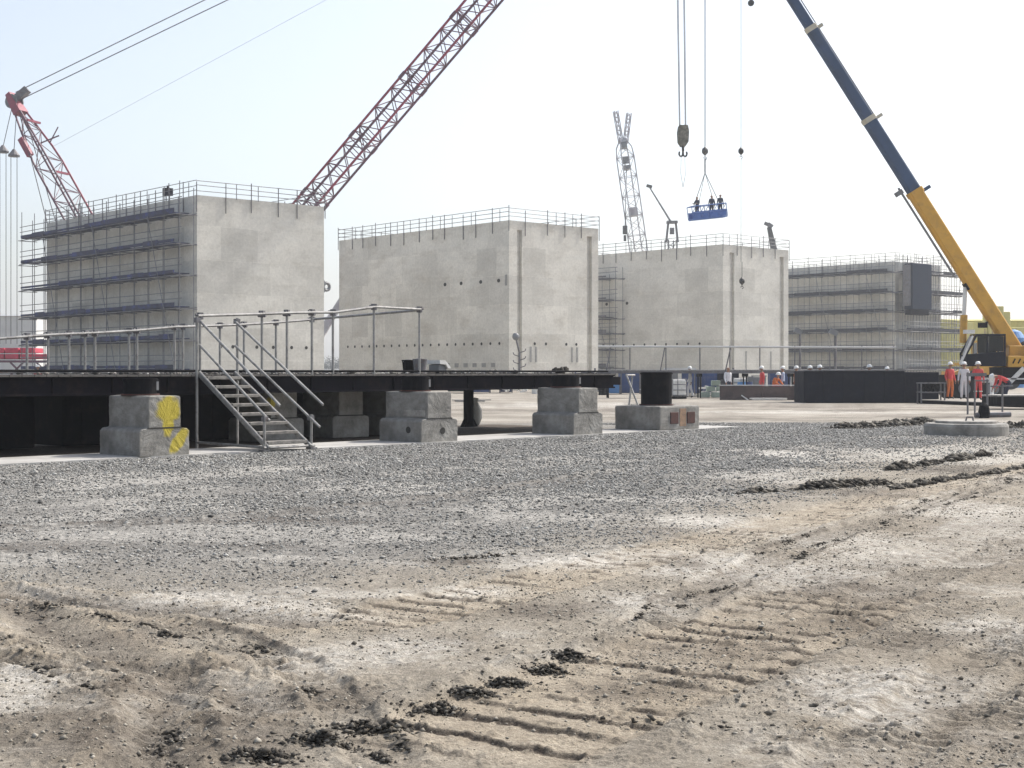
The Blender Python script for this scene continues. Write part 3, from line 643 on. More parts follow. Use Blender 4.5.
def wall_panel():
    t = thing('hanging_box', 'slate-blue steel box hung high on the far right block', 'steel box', blocks[3].location, UR)
    m = MB(); m.box2((-.95, -2.9, 8.5), (3.0, -1.8, 13.7)); m.build('body', M_panel, t, bevel=.06)
    m = MB(); m.box2((-.9, -2.75, 7.9), (2.6, -1.9, 8.48)); m.build('bracket', M_black, t)
    m = MB(); m.box2((-1.35, -2.7, 8.9), (-.97, -1.9, 13.5)); m.build('side_frame', M_tube_old, t)
    m = MB(); m.tube((-1.1, -2.3, 13.5), (-1.1, -2.3, 14.6), .05, 6); m.build('hanger', M_tube_old, t)
wall_panel()
def roof_box():
    m = MB(); m.box2((.1, 4.8, BH + .45), (.7, 5.3, BH + 1.0)); m.box2((.14, 4.84, BH - .0), (.2, 4.9, BH + .44)); m.box2((.6, 5.2, BH), (.66, 5.26, BH + .44)); m.tube((.4, 5.05, BH + 1.0), (.4, 5.05, BH + 1.2), .07, 6)
    o = m.build('lamp_box', M_darkblue); o.location = blocks[0].location; o.rotation_euler = (0, 0, UR)
    tag(o, 'small dark floodlight box standing on the nearest block roof edge', 'floodlight')
roof_box()
def lug():
    t = thing('pulley', 'round steel pulley lug on the right edge of the nearest block', 'pulley', blocks[0].location, UR)
    m = MB(); c = Vector((11.15, 0.2, 8.0)); n = 16
    for i in range(n):
        a, b = 2 * PI * i / n, 2 * PI * (i + 1) / n
        m.tube(c + Vector((math.cos(a) * .28, 0, math.sin(a) * .28)), c + Vector((math.cos(b) * .28, 0, math.sin(b) * .28)), .13, 6)
    m.build('ring', M_greysteel, t)
    m = MB(); m.box2((10.78, .1, 7.55), (10.95, .4, 8.45)); m.build('plate', M_greysteel, t)
lug()

# ------------------------------------------------------------------ lattice booms, cranes
def lattice(p0, p1, w, h, side, panels, mats, parent, chord_r=.07, lace_r=.035, taper0=0., taper1=0., name='boom'):
    """part <name> with four sub-parts named chord and one lacing; side = horizontal width direction"""
    p0, p1 = Vector(p0), Vector(p1); d = (p1 - p0).normalized(); a = Vector(side); a = (a - d * a.dot(d)).normalized(); b = d.cross(a).normalized()
    L = (p1 - p0).length
    def k(f):
        s = 1.0
        if taper0 and f < taper0: s = .18 + .82 * f / taper0
        if taper1 and f > 1 - taper1: s = .25 + .75 * (1 - f) / taper1
        return s
    fs = [i / panels for i in range(panels + 1)]
    C = [[p0 + d * L * f + a * sx * w / 2 * k(f) + b * sz * h / 2 * k(f) for f in fs] for sx, sz in ((-1, -1), (1, -1), (1, 1), (-1, 1))]
    m = MB()
    for j in range(4):
        A, Bc = C[j], C[(j + 1) % 4]
        for i in range(panels):
            (m.tube(A[i], Bc[i + 1], lace_r, 4) if (i + j) % 2 else m.tube(Bc[i], A[i + 1], lace_r, 4))
            if i % 2 == 0: m.tube(A[i], Bc[i], lace_r, 4)
    root = m.build(name, mats[1], parent, local=False)
    for j in range(4):
        q = MB().poly(C[j], chord_r, 6); q.build('chord', mats[0][j] if isinstance(mats[0], (list, tuple)) else mats[0], root, local=False)
    return root, d, a, b
def rope(name, pts, r, parent, mat=None):
    return MB().poly(pts, r, 5).build(name, mat or M_cable, parent, local=False)

def crawler_crane():
    foot = at(174, 140., 2.2)
    head_d = 121.2; head = pt(719, -276, head_d)
    mast_d = 146.7; mast = pt(14, 101, mast_d)
    t = thing('crawler_crane', 'huge red and maroon lattice crawler crane behind the blocks, mast leaning left', 'crane', (foot.x, foot.y, 0))
    hd = Vector((head.x - foot.x, head.y - foot.y, 0)).normalized(); side = Vector((-hd.y, hd.x, 0))
    boom, d, a, b = lattice(foot, head, 1.85, 1.95, side, 66, ([M_red, M_maroon, M_maroon, M_red], M_maroon), t, .12, .05, .05, .06, 'main_boom')
    L = (head - foot).length
    for f in np.arange(.1, .98, .0935):
        m = MB(); cs = []
        for sx, sz in ((-1, -1), (1, -1), (1, 1), (-1, 1)): cs.append([foot + d * L * (f + df) + a * sx * .93 + b * sz * .98 for df in (-.005, .005)])
        for k in range(4):
            for e in (0, 1): m.tube(cs[k][e], cs[(k + 1) % 4][e], .06, 5)
            m.tube(cs[k][0], cs[k][1], .17, 6)
        m.build('section_joint', M_maroon, boom, local=False)
    m = MB(); m.bar(head - d * 2.2, head + d * .6, 1.3, 1.0); m.build('boom_head', M_red, t, local=False)
    # walkway-like pipe and pendant carried on the boom back
    mb, d2, a2, b2 = lattice(foot + Vector((-1.5, .5, 0)), mast, 2.4, 1.75, side, 16, ([M_maroon, M_red, M_maroon, M_maroon], M_maroon), t, .11, .045, .1, .22, 'back_mast')
    mf = foot + Vector((-1.5, .5, 0))
    c = mf.lerp(mast, .80); m = MB(); m.bar(c - a2 * .9 + b2 * .9, c - a2 * .9 + b2 * .9 + d2 * 2.2, .5, .6); m.build('winch_motor', M_red, t, local=False)
    for f in (.70, .90):
        c = mf.lerp(mast, f); m = MB(); m.bar(c - a2 * 1.0 - b2 * .85, c + a2 * 1.0 - b2 * .85, .22, .22); m.build('cross_beam', M_red, t, local=False)
    m = MB()
    c = (foot + Vector((-1.5, .5, 0))).lerp(mast, .95); m.bar(c, mast + d2 * .9, 1.4, .95, 1.0, .6)
    m.build('mast_head', M_red, t, local=False)
    m = MB()
    for sgn in (-.5, .5):
        m.tube(mast + a2 * sgn - Vector((0, 0, .1)), mast + a2 * (sgn + .12) - Vector((0, 0, .1)), .75, 14)
    m.bar(mast + b2 * .2, mast + d2 * .8 + Vector((1.8, 0, .6)), .9, .7); m.build('sheave', M_tube_old, t, local=False)
    # service platform spur near the mast head
    c = (foot + Vector((-1.5, .5, 0))).lerp(mast, .83); m = MB(); m.bar(c, c + Vector((2.2, 0, .9)), .12, .12); m.bar(c + Vector((1.2, 0, .1)), c + Vector((2.1, 0, 1.8)), .1, .1); m.build('spur', M_maroon, t, local=False)
    top = mast + d2 * .7
    for s_ in (-.55, .45): rope('pendant', [top + Vector((.5, 0, -.1 + s_)), head + Vector((-1.2, 0, s_ * 1.3 - 3.3))], .055, t, M_rope_grey)
    c = (foot + Vector((-1.5, .5, 0))).lerp(mast, .80); rope('hoist_line', [c + Vector((1, 0, .5)), head + Vector((-5, 0, -8.3))], .014, t, M_rope_grey)
    for k, (q, dx) in enumerate(((47, 0), (52, 0))):
        rope('mast_line', [mast + Vector((.5 + k * .5, 0, -1.0)), pt(48 + 9 * k, 226, 143), pt(100 + 9 * k, 368, 141)], .05, t)
    # hanging counterweight with its ropes
    for k, px in enumerate((3, 14)):
        p = pt(px, 147 + k * 4, mast_d); 
        rope('counterweight_line', [mast + Vector((-.2 + .5 * k, 0, -.6)), p], .04, t)
        m = MB(); m.lathe(p + Vector((0, 0, -.5)), [(.12, .7), (.3, .45), (.62, .05), (.6, -.1), (.2, -.12)][::-1], 10); m.build('rope_socket', M_tube_old, t, local=False)
        for dx in (-.32, .32): rope('counterweight_line', [p + Vector((dx, 0, -.5)), Vector((p.x + dx, p.y, 4.4))], .035, t)
    m = MB(); c0 = at(8, mast_d)
    for i in range(2):
        for j in range(5):
            if (i, j) != (1, 4): m.box(c0 + Vector((-2.2 + j * 1.55, .1 * (j % 2), 3.05 + i * .64)), (1.36 + .1 * (j % 2), 3.0, .52))
    m.build('counterweight', plain('bright_red_paint', (.48, .03, .07), .5, 0, .3, .8, dirt=(.2, .04, .06)), t, local=False, bevel=.05)
    m = MB(); m.box(c0 + Vector((.9, 0, 2.55)), (8.4, 3.6, .22)); m.box(c0 + Vector((.9, 0, .95)), (8.4, 3.6, .3)); [m.bar(c0 + Vector((-3.2 + k * 1.35, -1.7, 1.1)), c0 + Vector((-3.2 + (k + (k % 2) * 2 - .0) * 1.35 - (1.35 if k % 2 == 0 else 1.35), -1.7, 2.45)), .16, .16) for k in range(1, 7)]; m.bar(c0 + Vector((4.5, 0, 1.6)), Vector((foot.x - 3, foot.y, 2.0)), .9, .8); m.build('counterweight_tray', M_maroon, t, local=False)
    # machinery house and tracks
    rot = Matrix.Rotation(math.atan2(hd.y, hd.x), 3, 'Z'); base = Vector((foot.x, foot.y, 0))
    m = MB(); m.box(base + rot @ Vector((-2.8, 0, 2.9)), (6.5, 3.2, 2.4), rot); m.build('machinery_house', M_red, t, local=False, bevel=.1)
    m = MB(); m.box(base + rot @ Vector((1.2, -2.2, 2.6)), (1.8, 1.1, 2.0), rot); m.build('cab', M_white, t, local=False, bevel=.08)
    m = MB(); m.box(base + rot @ Vector((0, 0, 1.45)), (2.6, 2.6, .5), rot); m.box(base + rot @ Vector((0, 0, .9)), (2.2, 7.4, .6), rot); m.build('car_body', M_maroon, t, local=False)
    for s_ in (-1, 1):
        m = MB(); pts = []
        for i in range(18):
            a_ = 2 * PI * i / 18; x = 4.4 * (1 if math.cos(a_) > 0 else -1) + .65 * math.cos(a_); pts.append(base + rot @ Vector((x, s_ * 3.6 - .6, .66 + .65 * math.sin(a_))))
        m.prism(pts, rot @ Vector((0, 1.2, 0))); m.build('track', M_black, t, local=False)
    return head
HEAD = crawler_crane()

# hook ball and man basket hanging from the crawler boom
def ball_hook(name, label, px, d, y_top, y_ball, y_hook, r, group=None, rope_r=.03):
    t = thing(name, label, 'crane hook', pt(px, y_ball, d), 0, group)
    c = pt(px, y_ball, d)
    rope('rope', [pt(px, y_top, d), c], rope_r, t, M_cable)
    m = MB(); m.lathe(c, [(.12 * r, 1.5 * r), (.3 * r, 1.1 * r), (.85 * r, .75 * r), (r, .1 * r), (.95 * r, -.6 * r), (.45 * r, -1.1 * r), (.15 * r, -1.4 * r)][::-1], 12); m.build('ball', M_hookst, t, local=False, smooth=True)
    m = MB(); hp = []
    for i in range(9):
        a = -PI * .5 + 1.55 * PI * i / 8 - .2; hp.append(c + Vector((math.cos(a) * .45 * r, 0, -2.3 * r + math.sin(a) * .5 * r)))
    m.poly([c - Vector((0, 0, 1.2 * r)), c - Vector((0, 0, 1.8 * r))] , .12 * r, 6); m.poly(hp, .13 * r, 6); m.build('hook', M_hookst, t, local=False)
    if y_hook:
        rope('sling', [c - Vector((0, 0, 2.7 * r)), pt(px, y_hook, d)], rope_r * .8, t)
    return t
HDX = 705
tb = ball_hook('headache_ball', 'dark headache ball and slings above the blue man basket', HDX, 121.2, -240, 151, None, .28, None, .045)
BC = pt(708, 218, 121.2)
def person(name, label, loc, facing, pose='stand', top=None, bottom=None, hat=M_hat, tape=False, scale=1.0, group='site workers', skin=M_skin):
    """one skinned body (body with fingers), helmet and tape as children"""
    top = top or M_hv_red; bottom = bottom or top
    J = {}; E = []
    def j(n, p, r, k): J[n] = (Vector(p), r, k)
    lean = 0
    if pose in ('stand', 'reach', 'walk', 'hold'):
        j('pelvis', (0, 0, .95), .145, 't'); j('waist', (0, 0, 1.10), .135, 't'); j('chest', (0, -.01, 1.32), .16, 't'); j('neckb', (0, 0, 1.475), .075, 't')
        j('neck', (0, .01, 1.535), .055, 's'); j('headl', (0, .025, 1.61), .078, 's'); j('headm', (0, .02, 1.69), .095, 's'); j('headt', (0, .01, 1.755), .07, 's')
    elif pose == 'bend':
        j('pelvis', (0, -.22, .92), .15, 't'); j('waist', (0, -.06, 1.0), .14, 't'); j('chest', (0, .16, 1.10), .165, 't'); j('neckb', (0, .31, 1.14), .075, 't')
        j('neck', (0, .37, 1.15), .055, 's'); j('headl', (0, .44, 1.14), .078, 's'); j('headm', (0, .51, 1.13), .095, 's'); j('headt', (0, .56, 1.13), .07, 's')
    else:   # crouch
        j('pelvis', (0, -.12, .36), .15, 't'); j('waist', (0, -.06, .50), .14, 't'); j('chest', (0, .06, .70), .16, 't'); j('neckb', (0, .13, .84), .075, 't')
        j('neck', (0, .16, .89), .055, 's'); j('headl', (0, .19, .95), .078, 's'); j('headm', (0, .20, 1.03), .095, 's'); j('headt', (0, .2, 1.09), .07, 's')
    E += [('pelvis', 'waist'), ('waist', 'chest'), ('chest', 'neckb'), ('neckb', 'neck'), ('neck', 'headl'), ('headl', 'headm'), ('headm', 'headt')]
    ch = J['chest'][0]; pv = J['pelvis'][0]
    hands = []
    for s, n in ((-1, 'l'), (1, 'r')):
        if pose == 'bend':
            sh, el, wr = ch + Vector((s * .19, .07, .02)), ch + Vector((s * .24, .12, -.26)), ch + Vector((s * .18, .26, -.46)); hn = wr + Vector((0, .03, -.09))
        elif pose == 'crouch':
            sh, el, wr = ch + Vector((s * .18, 0, .10)), ch + Vector((s * .24, .16, -.12)), ch + Vector((s * .14, .36, -.22)); hn = wr + Vector((0, .08, -.03))
        elif pose == 'reach' or (pose == 'hold' and s > 0):
            sh, el, wr = ch + Vector((s * .18, 0, .10)), ch + Vector((s * .25, .10, -.14)), ch + Vector((s * .18, .32, -.14)); hn = wr + Vector((0, .085, 0))
        else:
            sw = s * .07 if pose == 'walk' else 0
            sh, el, wr = ch + Vector((s * .18, 0, .10)), ch + Vector((s * .25, -.02 + sw, -.18)), ch + Vector((s * .26, .07 + sw * 2, -.41)); hn = wr + Vector((0, .02, -.085))
        j('sh' + n, sh, .075, 't'); j('el' + n, el, .052, 't'); j('wr' + n, wr, .036, 't'); j('hn' + n, hn, .034, 's')
        E += [('chest', 'sh' + n), ('sh' + n, 'el' + n), ('el' + n, 'wr' + n), ('wr' + n, 'hn' + n)]
        hands.append((wr, hn, s))
        if pose == 'crouch':
            hp, kn, an, to = pv + Vector((s * .10, .03, -.03)), Vector((s * .17, .30, .46)), Vector((s * .15, .02, .09)), Vector((s * .17, .17, .045))
        else:
            st = s * .16 if pose == 'walk' else 0
            hp, kn, an, to = pv + Vector((s * .09, 0, -.06)), Vector((s * .11, .03 + st * .6 - (.08 if pose == 'bend' else 0), .50)), Vector((s * .12, -.03 + st, .09)), Vector((s * .14, .13 + st, .045))
        j('hp' + n, hp, .10, 'b'); j('kn' + n, kn, .072, 'b'); j('an' + n, an, .055, 'b'); j('to' + n, to, .048, 'f')
        E += [('pelvis', 'hp' + n), ('hp' + n, 'kn' + n), ('kn' + n, 'an' + n), ('an' + n, 'to' + n)]
    names = list(J); me = bpy.data.meshes.new(name)
    me.from_pydata([J[n][0] for n in names], [(names.index(a), names.index(b)) for a, b in E], [])
    tmp = bpy.data.objects.new('tmp_skin', me); COL.objects.link(tmp)
    tmp.modifiers.new('skin', 'SKIN'); sl = me.skin_vertices[0].data if me.skin_vertices else None
    if sl is None: me.attributes.new; 
    for i, n in enumerate(names):
        sl[i].radius = (J[n][1], J[n][1] * (.78 if n in ('chest', 'waist', 'pelvis') else 1.0))
    sl[0].use_root = True
    ss = tmp.modifiers.new('sub', 'SUBSURF'); ss.levels = 1; ss.render_levels = 1
    dg = bpy.context.evaluated_depsgraph_get(); ev = tmp.evaluated_get(dg); body = bpy.data.meshes.new_from_object(ev)
    bpy.data.objects.remove(tmp)
    # fingers, nose and ears joined into the body mesh
    vs = [v.co.copy() for v in body.vertices]; fs = [tuple(p.vertices) for p in body.polygons]
    kinds = ['t', 'b', 's', 'f']; P0 = [J[n][0] for n in names]
    mi = []
    segs = [(J[a][0], J[b][0], J[b][2] if not (a == 'pelvis' and b[:2] == 'hp') else 'b') for a, b in E]
    for p in body.polygons:
        c = p.center; best = (9, 't')
        for a, b, k in segs:
            ab = b - a; tt = max(0, min(1, (c - a).dot(ab) / ab.length_squared)); dd = (c - a - ab * tt).length
            if dd < best[0]: best = (dd, k)
        mi.append(kinds.index(best[1]))
    ex = MB()
    for wr, hn, s in hands:
        dr = (hn - wr).normalized(); sd = Vector((1, 0, 0)) if abs(dr.x) < .8 else Vector((0, 1, 0)); fw = sd.cross(dr).normalized()
        lat = fw if abs(dr.z) > .6 else sd
        for q, (off, ln) in enumerate(((-.027, .062), (-.009, .075), (.009, .07), (.027, .055))):
            b0 = hn + lat * off + dr * .015; b1 = b0 + dr * ln * .6; b2 = b1 + (dr * .8 - Vector((s * .5, 0, 0))) * ln * .5
            ex.tube(b0, b1, .0095, 5, .009); ex.tube(b1, b2, .009, 5, .007)
        b0 = wr.lerp(hn, .55); b1 = b0 + (lat * -.045 + dr * .035); ex.tube(b0, b1, .011, 5, .009); ex.tube(b1, b1 + dr * .028, .009, 5, .008)
    hl, hm_ = J['headl'][0], J['headm'][0]; upv = (J['headt'][0] - hl).normalized(); rt = Vector((1, 0, 0)); fwd = upv.cross(rt) * -1
    fwd = rt.cross(upv) * -1 if (rt.cross(upv)).y < 0 and pose != 'bend' else (Vector((0, 1, 0)) if pose != 'bend' else Vector((0, -.1, -1)))
    mid = hl.lerp(hm_, .45)
    ex.bar(mid + fwd * .075 + upv * .03, mid + fwd * .115 - upv * .012, .016, .02, .03, .022)
    for s in (-1, 1): ex.bar(mid + rt * s * .09 + upv * .03, mid + rt * s * .088 - upv * .03, .02, .035)
    dark = MB()
    for s in (-1, 1): dark.box(mid + rt * s * .032 + fwd * .091 + upv * .035, (.02, .012, .010))
    dark.box(mid + fwd * .088 - upv * .038, (.045, .012, .009))
    o0 = len(vs); vs += [Vector(v) for v in ex.v]; fs += [tuple(o0 + i for i in f) for f in ex.f]; mi += [2] * len(ex.f)
    o0 = len(vs); vs += [Vector(v) for v in dark.v]; fs += [tuple(o0 + i for i in f) for f in dark.f]; mi += [3] * len(dark.f)
    bm = bpy.data.meshes.new(name); bm.from_pydata(vs, [], fs)
    for mm in (top, bottom, skin, M_boot): bm.materials.append(mm)
    bm.polygons.foreach_set('material_index', mi); bm.polygons.foreach_set('use_smooth', [True] * len(fs))
    o = bpy.data.objects.new(name, bm); COL.objects.link(o); bpy.data.meshes.remove(body)
    o.location = loc; o.rotation_euler = (0, 0, facing); o.scale = (scale,) * 3
    WM[o] = Matrix.Identity(4); tag(o, label, 'person', group)
    if hat:
        m = MB(); c = hm_ + upv * .015; prof = [(.155, -.02), (.158, -.008), (.122, 0.0), (.122, .05), (.105, .09), (.07, .118), (.02, .13)]
        m.lathe((0, 0, 0), prof, 14)
        m.box((0, .15, -.012), (.16, .10, .014))
        rotm = Matrix((rt, upv.cross(rt), upv)).transposed()
        if pose == 'bend': rotm = Matrix((rt, Vector((0, upv.z, -upv.y)) * 1.0, upv)).transposed()
        m.v = [tuple(c + rotm @ Vector(v)) for v in m.v]
        m.build('helmet', hat, o, smooth=False)
    if tape and pose in ('stand', 'walk', 'reach', 'hold'):
        m = MB(); m.lathe((0, -.005, 1.20), [(.165, -.03), (.172, 0), (.165, .03)], 16); m.v = [(x, y * .82, z) for x, y, z in m.v]
        for s in (-1, 1):
            kx = .11 + .01
            m.lathe((s * kx, .02 + (s * .09 if pose == 'walk' else 0), .42), [(.082, -.025), (.084, 0), (.082, .025)], 10)
        m.build('reflective_tape', M_silver, o)
    return o
def man_basket():
    TILT = R(-7)
    t = thing('man_basket', 'blue steel man basket with three workers hanging in the sky', 'basket', BC, R(14))
    t.rotation_euler = (0, TILT, R(14))
    WM[t] = Matrix.Translation(BC) @ Matrix.Rotation(R(14), 4, 'Z') @ Matrix.Rotation(TILT, 4, 'Y')
    Lx, Ly, Hh = 3.2, 1.1, 1.1
    m = MB()
    m.box2((-Lx / 2, -Ly / 2, -.08), (Lx / 2, Ly / 2, .04)); m.build('floor', M_basket, t)
    m = MB()
    for x in np.linspace(-Lx / 2, Lx / 2, 5):
        for y in (-Ly / 2, Ly / 2): m.tube((x, y, .04), (x, y, Hh), .035, 5)
    for y in (-Ly / 2, Ly / 2):
        for z in (.5, Hh): m.tube((-Lx / 2, y, z), (Lx / 2, y, z), .04, 5)
        for i in range(4):
            x0 = -Lx / 2 + i * Lx / 4; m.tube((x0, y, .04), (x0 + Lx / 4, y, Hh), .03, 5)
    for x in (-Lx / 2, Lx / 2):
        for z in (.5, Hh): m.tube((x, -Ly / 2, z), (x, Ly / 2, z), .04, 5)
    m.build('railing', M_basket, t)
    m = MB()
    for y in (-Ly / 2 + .03, Ly / 2 - .03): m.box2((-Lx / 2 + .04, y - .012, .05), (Lx / 2 - .04, y + .012, .62))
    m.build('mesh_panel', M_basket, t)
    c = pt(HDX, 160, 121.2); tl = WM[t].inverted()
    m = MB()
    ap = tl @ (c + Vector((0, 0, -1.1)))
    lk = MB(); lk.tube(tl @ (c + Vector((0, 0, .15))), ap, .06, 6); lk.build('chain', M_hookst, t); SX = .62
    for x in (-Lx / 2 * SX, Lx / 2 * SX):
        for y in (-Ly / 2, Ly / 2): m.tube((x, y, Hh), ap, .03, 4)
    m.build('sling', M_cable, t)
    for x, fc, lb in ((-1.0, 2.4, 'worker at the left end of the hanging blue basket, arms on the rail'), (.35, 0.3, 'middle worker of the three in the hanging blue basket'), (1.15, -.6, 'worker at the right end of the hanging blue basket')):
        p = WM[t] @ Vector((x, 0, .04)); person('person', lb, p, fc, 'reach' if x < 0 else 'stand', M_navy, M_navy, hat=None, group='workers in the basket', scale=1.08)
man_basket()

M_cheek = plain('worn_striped_plate', (0.22, 0.21, 0.17), .6, .1, .6, 5, dirt=(.04, .04, .04), dirt_amt=.95)
# mobile crane on the right
def mobile_crane():
    D = 75.; base = pt(1018, 356, D); headp = pt(681, -176, D)
    t = thing('mobile_crane', 'yellow mobile crane with long blue telescopic boom on the right', 'crane', (base.x, base.y, 0))
    d = (headp - base).normalized(); L = (headp - base).length
    def P(f): return base + d * L * f
    def fy(py): return (356 - py) / (356 + 176.)
    up = Vector((0, 1, 0))
    secs = [(0, fy(195), .78, M_yellow), (fy(195), fy(122), .70, M_blue), (fy(122), fy(31), .61, M_blue), (fy(31), 1.0, .52, M_blue)]
    for i, (f0, f1, w, mt) in enumerate(secs):
        m = MB(); # rounded lower boom profile
        pr = [(-.5, -.32), (-.5, .42), (-.42, .5), (.42, .5), (.5, .42), (.5, -.32), (.3, -.48), (0, -.54), (-.3, -.48)]
        a = Vector((0, 1, 0)); b = d.cross(a).normalized()
        if b.z < 0: b = -b
        e0 = P(f0) - d * (0 if i == 0 else .4); m.prism([e0 + a * x * w * .85 + b * y * w for x, y in pr], d * ((P(f1) - e0).length)); m.build('boom_section', mt, t, local=False)
        if i:
            m = MB(); c = P(f0); m.prism([c + a * x * w * 1.15 + b * y * w * 1.22 for x, y in pr], d * .28); m.build('collar', M_cream if i > 1 else M_yellow, t, local=False)
            m = MB(); m.bar(c + b * w * .6, c + b * w * 1.25, .25, .18); m.build('guide_roller', M_cream if i > 1 else M_blue, t, local=False)
    b = d.cross(Vector((0, 1, 0))).normalized()
    if b.z < 0: b = -b
    m = MB(); m.tube(P(fy(195)) + b * .42, P(1) + b * .36, .03, 5); m.build('hose_line', M_cable, t, local=False)
    m = MB()
    m.bar(P(fy(186)) - b * .50 , P(fy(186)) - b * .95, .2, .25); m.bar(P(fy(182)) - b * .6, P(fy(270)) - b * .6, .10, .10); m.build('side_pipe', M_greysteel, t, local=False)
    m = MB(); m.bar(headp - d * .2, headp + d * .9, .5, .6, .4, .9); m.build('boom_head', M_yellow, t, local=False)
    # luffing cylinder
    cy_top = P(fy(283)) - b * .42; cy_bot = pt(963, 343, D)
    mid = cy_top.lerp(cy_bot, .50)
    m = MB(); m.tube(cy_top, mid, .11, 12); m.build('cylinder_rod', M_white, t, local=False, smooth=False)
    m = MB(); m.tube(mid, cy_bot, .19, 12); m.build('cylinder_barrel', M_yellow, t, local=False)
    m = MB(); m.bar(P(fy(283)) - b * .3, cy_top, .5, .4); m.build('cylinder_bracket', M_black, t, local=False)
    m = MB(); m.box(P(fy(318)) - b * .72, (.42, .3, .28)); m.bar(P(fy(318)) - b * .3, P(fy(318)) - b * .72, .1, .1); m.build('work_lamp', M_black, t, local=False)
    # superstructure
    x0 = base.x
    m = MB(); m.box2((x0 - 1.0, D - 1.3, 1.75), (x0 + 3.4, D + 1.3, 2.35)); m.box2((x0 - .7, D - .65, 2.352), (x0 + 1.0, D + .65, 2.9)); m.build('slewing_platform', M_yellow, t, local=False, bevel=.05)
    m = MB(); m.box2((x0 + 1.4, D - 1.25, 2.354), (x0 + 3.6, D + 1.25, 3.5)); m.build('counterweight', M_yellow, t, local=False, bevel=.08)
    m = MB(); c = Vector((x0 + .55, D - 1.0, 2.75)); m.tube(c, c + Vector((0, 1.4, 0)), .42, 18); m.build('winch', M_black, t, local=False)
    m = MB()
    for k in range(3): m.bar(Vector((x0 - .75 + k * .28, D - 1.32, 1.95)), Vector((x0 - .62 + k * .28, D - 1.32, 2.2)), .02, .07)
    m.build('decal', M_black, t, local=False)
    # cab
    cx0, cx1, cz0, cz1, cy0, cy1 = x0 - 3.25, x0 - 1.15, 1.8, 3.5, D - 1.45, D - .35
    prof = [(cx0 + .05, cz0), (cx0 - .02, cz0 + .75), (cx0 + .5, cz1 - .08), (cx0 + .7, cz1), (cx1 - .15, cz1), (cx1, cz1 - .15), (cx1, cz0)]
    m = MB()
    # lower shell, roof and pillars
    m.prism([(cx0 + .05, cy0, cz0), (cx0 - .0, cy0, cz0 + .62), (cx1, cy0, cz0 + .78), (cx1, cy0, cz0)], (0, cy1 - cy0, 0))
    m.box2((cx0 + .55, cy0, cz1 - .1), (cx1, cy1, cz1))
    for y in (cy0, cy1 - .08):
        m.bar((cx0 + .02, y + .04, cz0 + .6), (cx0 + .58, y + .04, cz1 - .06), .08, .09); m.box2((cx1 - .1, y, cz0 + .7), (cx1, y + .08, cz1 - .1)); m.box2((cx1 - 1.02, y, cz0 + .7), (cx1 - .93, y + .08, cz1 - .1))
    cab = m.build('cab', M_darkblue, t, local=False, bevel=.03)
    m = MB(); m.box2((cx0 + .6, cy0 + .02, cz0 + .7), (cx1 - 1.03, cy0 + .05, cz1 - .12)); m.box2((cx1 - .92, cy0 + .02, cz0 + .78), (cx1 - .12, cy0 + .05, cz1 - .12)); m.build('side_window', M_glass, cab, local=False)
    m = MB(); m.box((cx0 + .33, (cy0 + cy1) / 2, cz0 + 1.15), (.03, .85, 1.1), Matrix.Rotation(R(24), 3, 'Y')); m.build('windscreen', M_glass, cab, local=False)
    m = MB(); m.box2((cx1 - .95, cy0 + .3, cz0 + .5), (cx1 - .45, cy1 - .3, cz0 + .75)); m.box2((cx1 - .6, cy0 + .3, cz0 + .7), (cx1 - .42, cy1 - .3, cz0 + 1.45)); m.build('seat', M_black, cab, local=False)
    # white access steps at the front of the cab
    m = MB(); m.bar((cx0 - .3, cy0, cz0 + .1), (cx0 + .35, cy0, cz1 - .1), .06, .1); m.bar((cx0 - .1, cy0 + .7, cz0 + .1), (cx0 + .45, cy0 + .7, cz1 - .1), .06, .1); m.box((cx0 + .25, cy0 + .3, cz1 + .12), (.5, .4, .2)); m.build('mirror_frame', M_white, t, local=False)
    # carrier
    m = MB(); m.box2((x0 - 4.2, D - 1.3, .85), (x0 + 8.5, D + 1.3, 1.35)); m.box2((x0 - 1.2, D - 1.0, 1.352), (x0 + 1.4, D + 1.0, 1.75)); m.build('carrier', M_black, t, local=False)
    wm = MB(); wm.tube((0, -.22, 0), (0, .22, 0), .62, 20); rm = MB(); rm.tube((0, -.24, 0), (0, -.2, 0), .33, 14)
    w0 = None
    for wx in (-3.3, -1.8, 2.6, 4.1, 5.8, 7.3):
        for y in (-1.12, 1.12):
            if w0 is None:
                w0 = wm.build('wheel', M_tyre, t); r0 = rm.build('rim', M_greysteel, w0); w0.location = (wx, y, .62)
            else:
                w = inst(w0, t, (wx, y, .62), (0, 0, 0 if y < 0 else PI)); inst(r0, w)
    for ox in (x0 - 2.5, x0 + 1.0):
        m = MB(); m.box2((ox - .14, D - 3.3, .95), (ox + .14, D - 1.31, 1.2)); m.tube((ox, D - 3.2, .3), (ox, D - 3.2, 1.3), .1, 8); m.box2((ox - .45, D - 3.6, .26), (ox + .45, D - 2.8, .34)); m.build('outrigger', M_white, t, local=False)
    m = MB()
    for k in range(2): m.bar((x0 - 1.2 + 2.0 * k, D - 1.7, .8), (x0 - .3 + 2.0 * k, D - 1.7, 1.7), .1, .22)
    m.box2((x0 - 2.3, D - 1.75, 1.1), (x0 + .8, D - 1.65, 1.18)); m.build('guard_frame', M_white, t, local=False)
    # main hook block
    hk = thing('hook_block', 'large crane hook block on four ropes, highest of the hanging hooks', 'crane hook', pt(683, 140, D))
    for dx in (-.25, -.19, .14, .20): rope('rope', [headp + Vector((dx - .1, 0, -.3)), pt(683, 128, D) + Vector((dx * .8, 0, 0))], .02, hk, M_rope_grey)
    c = pt(683, 132, D)
    m = MB()
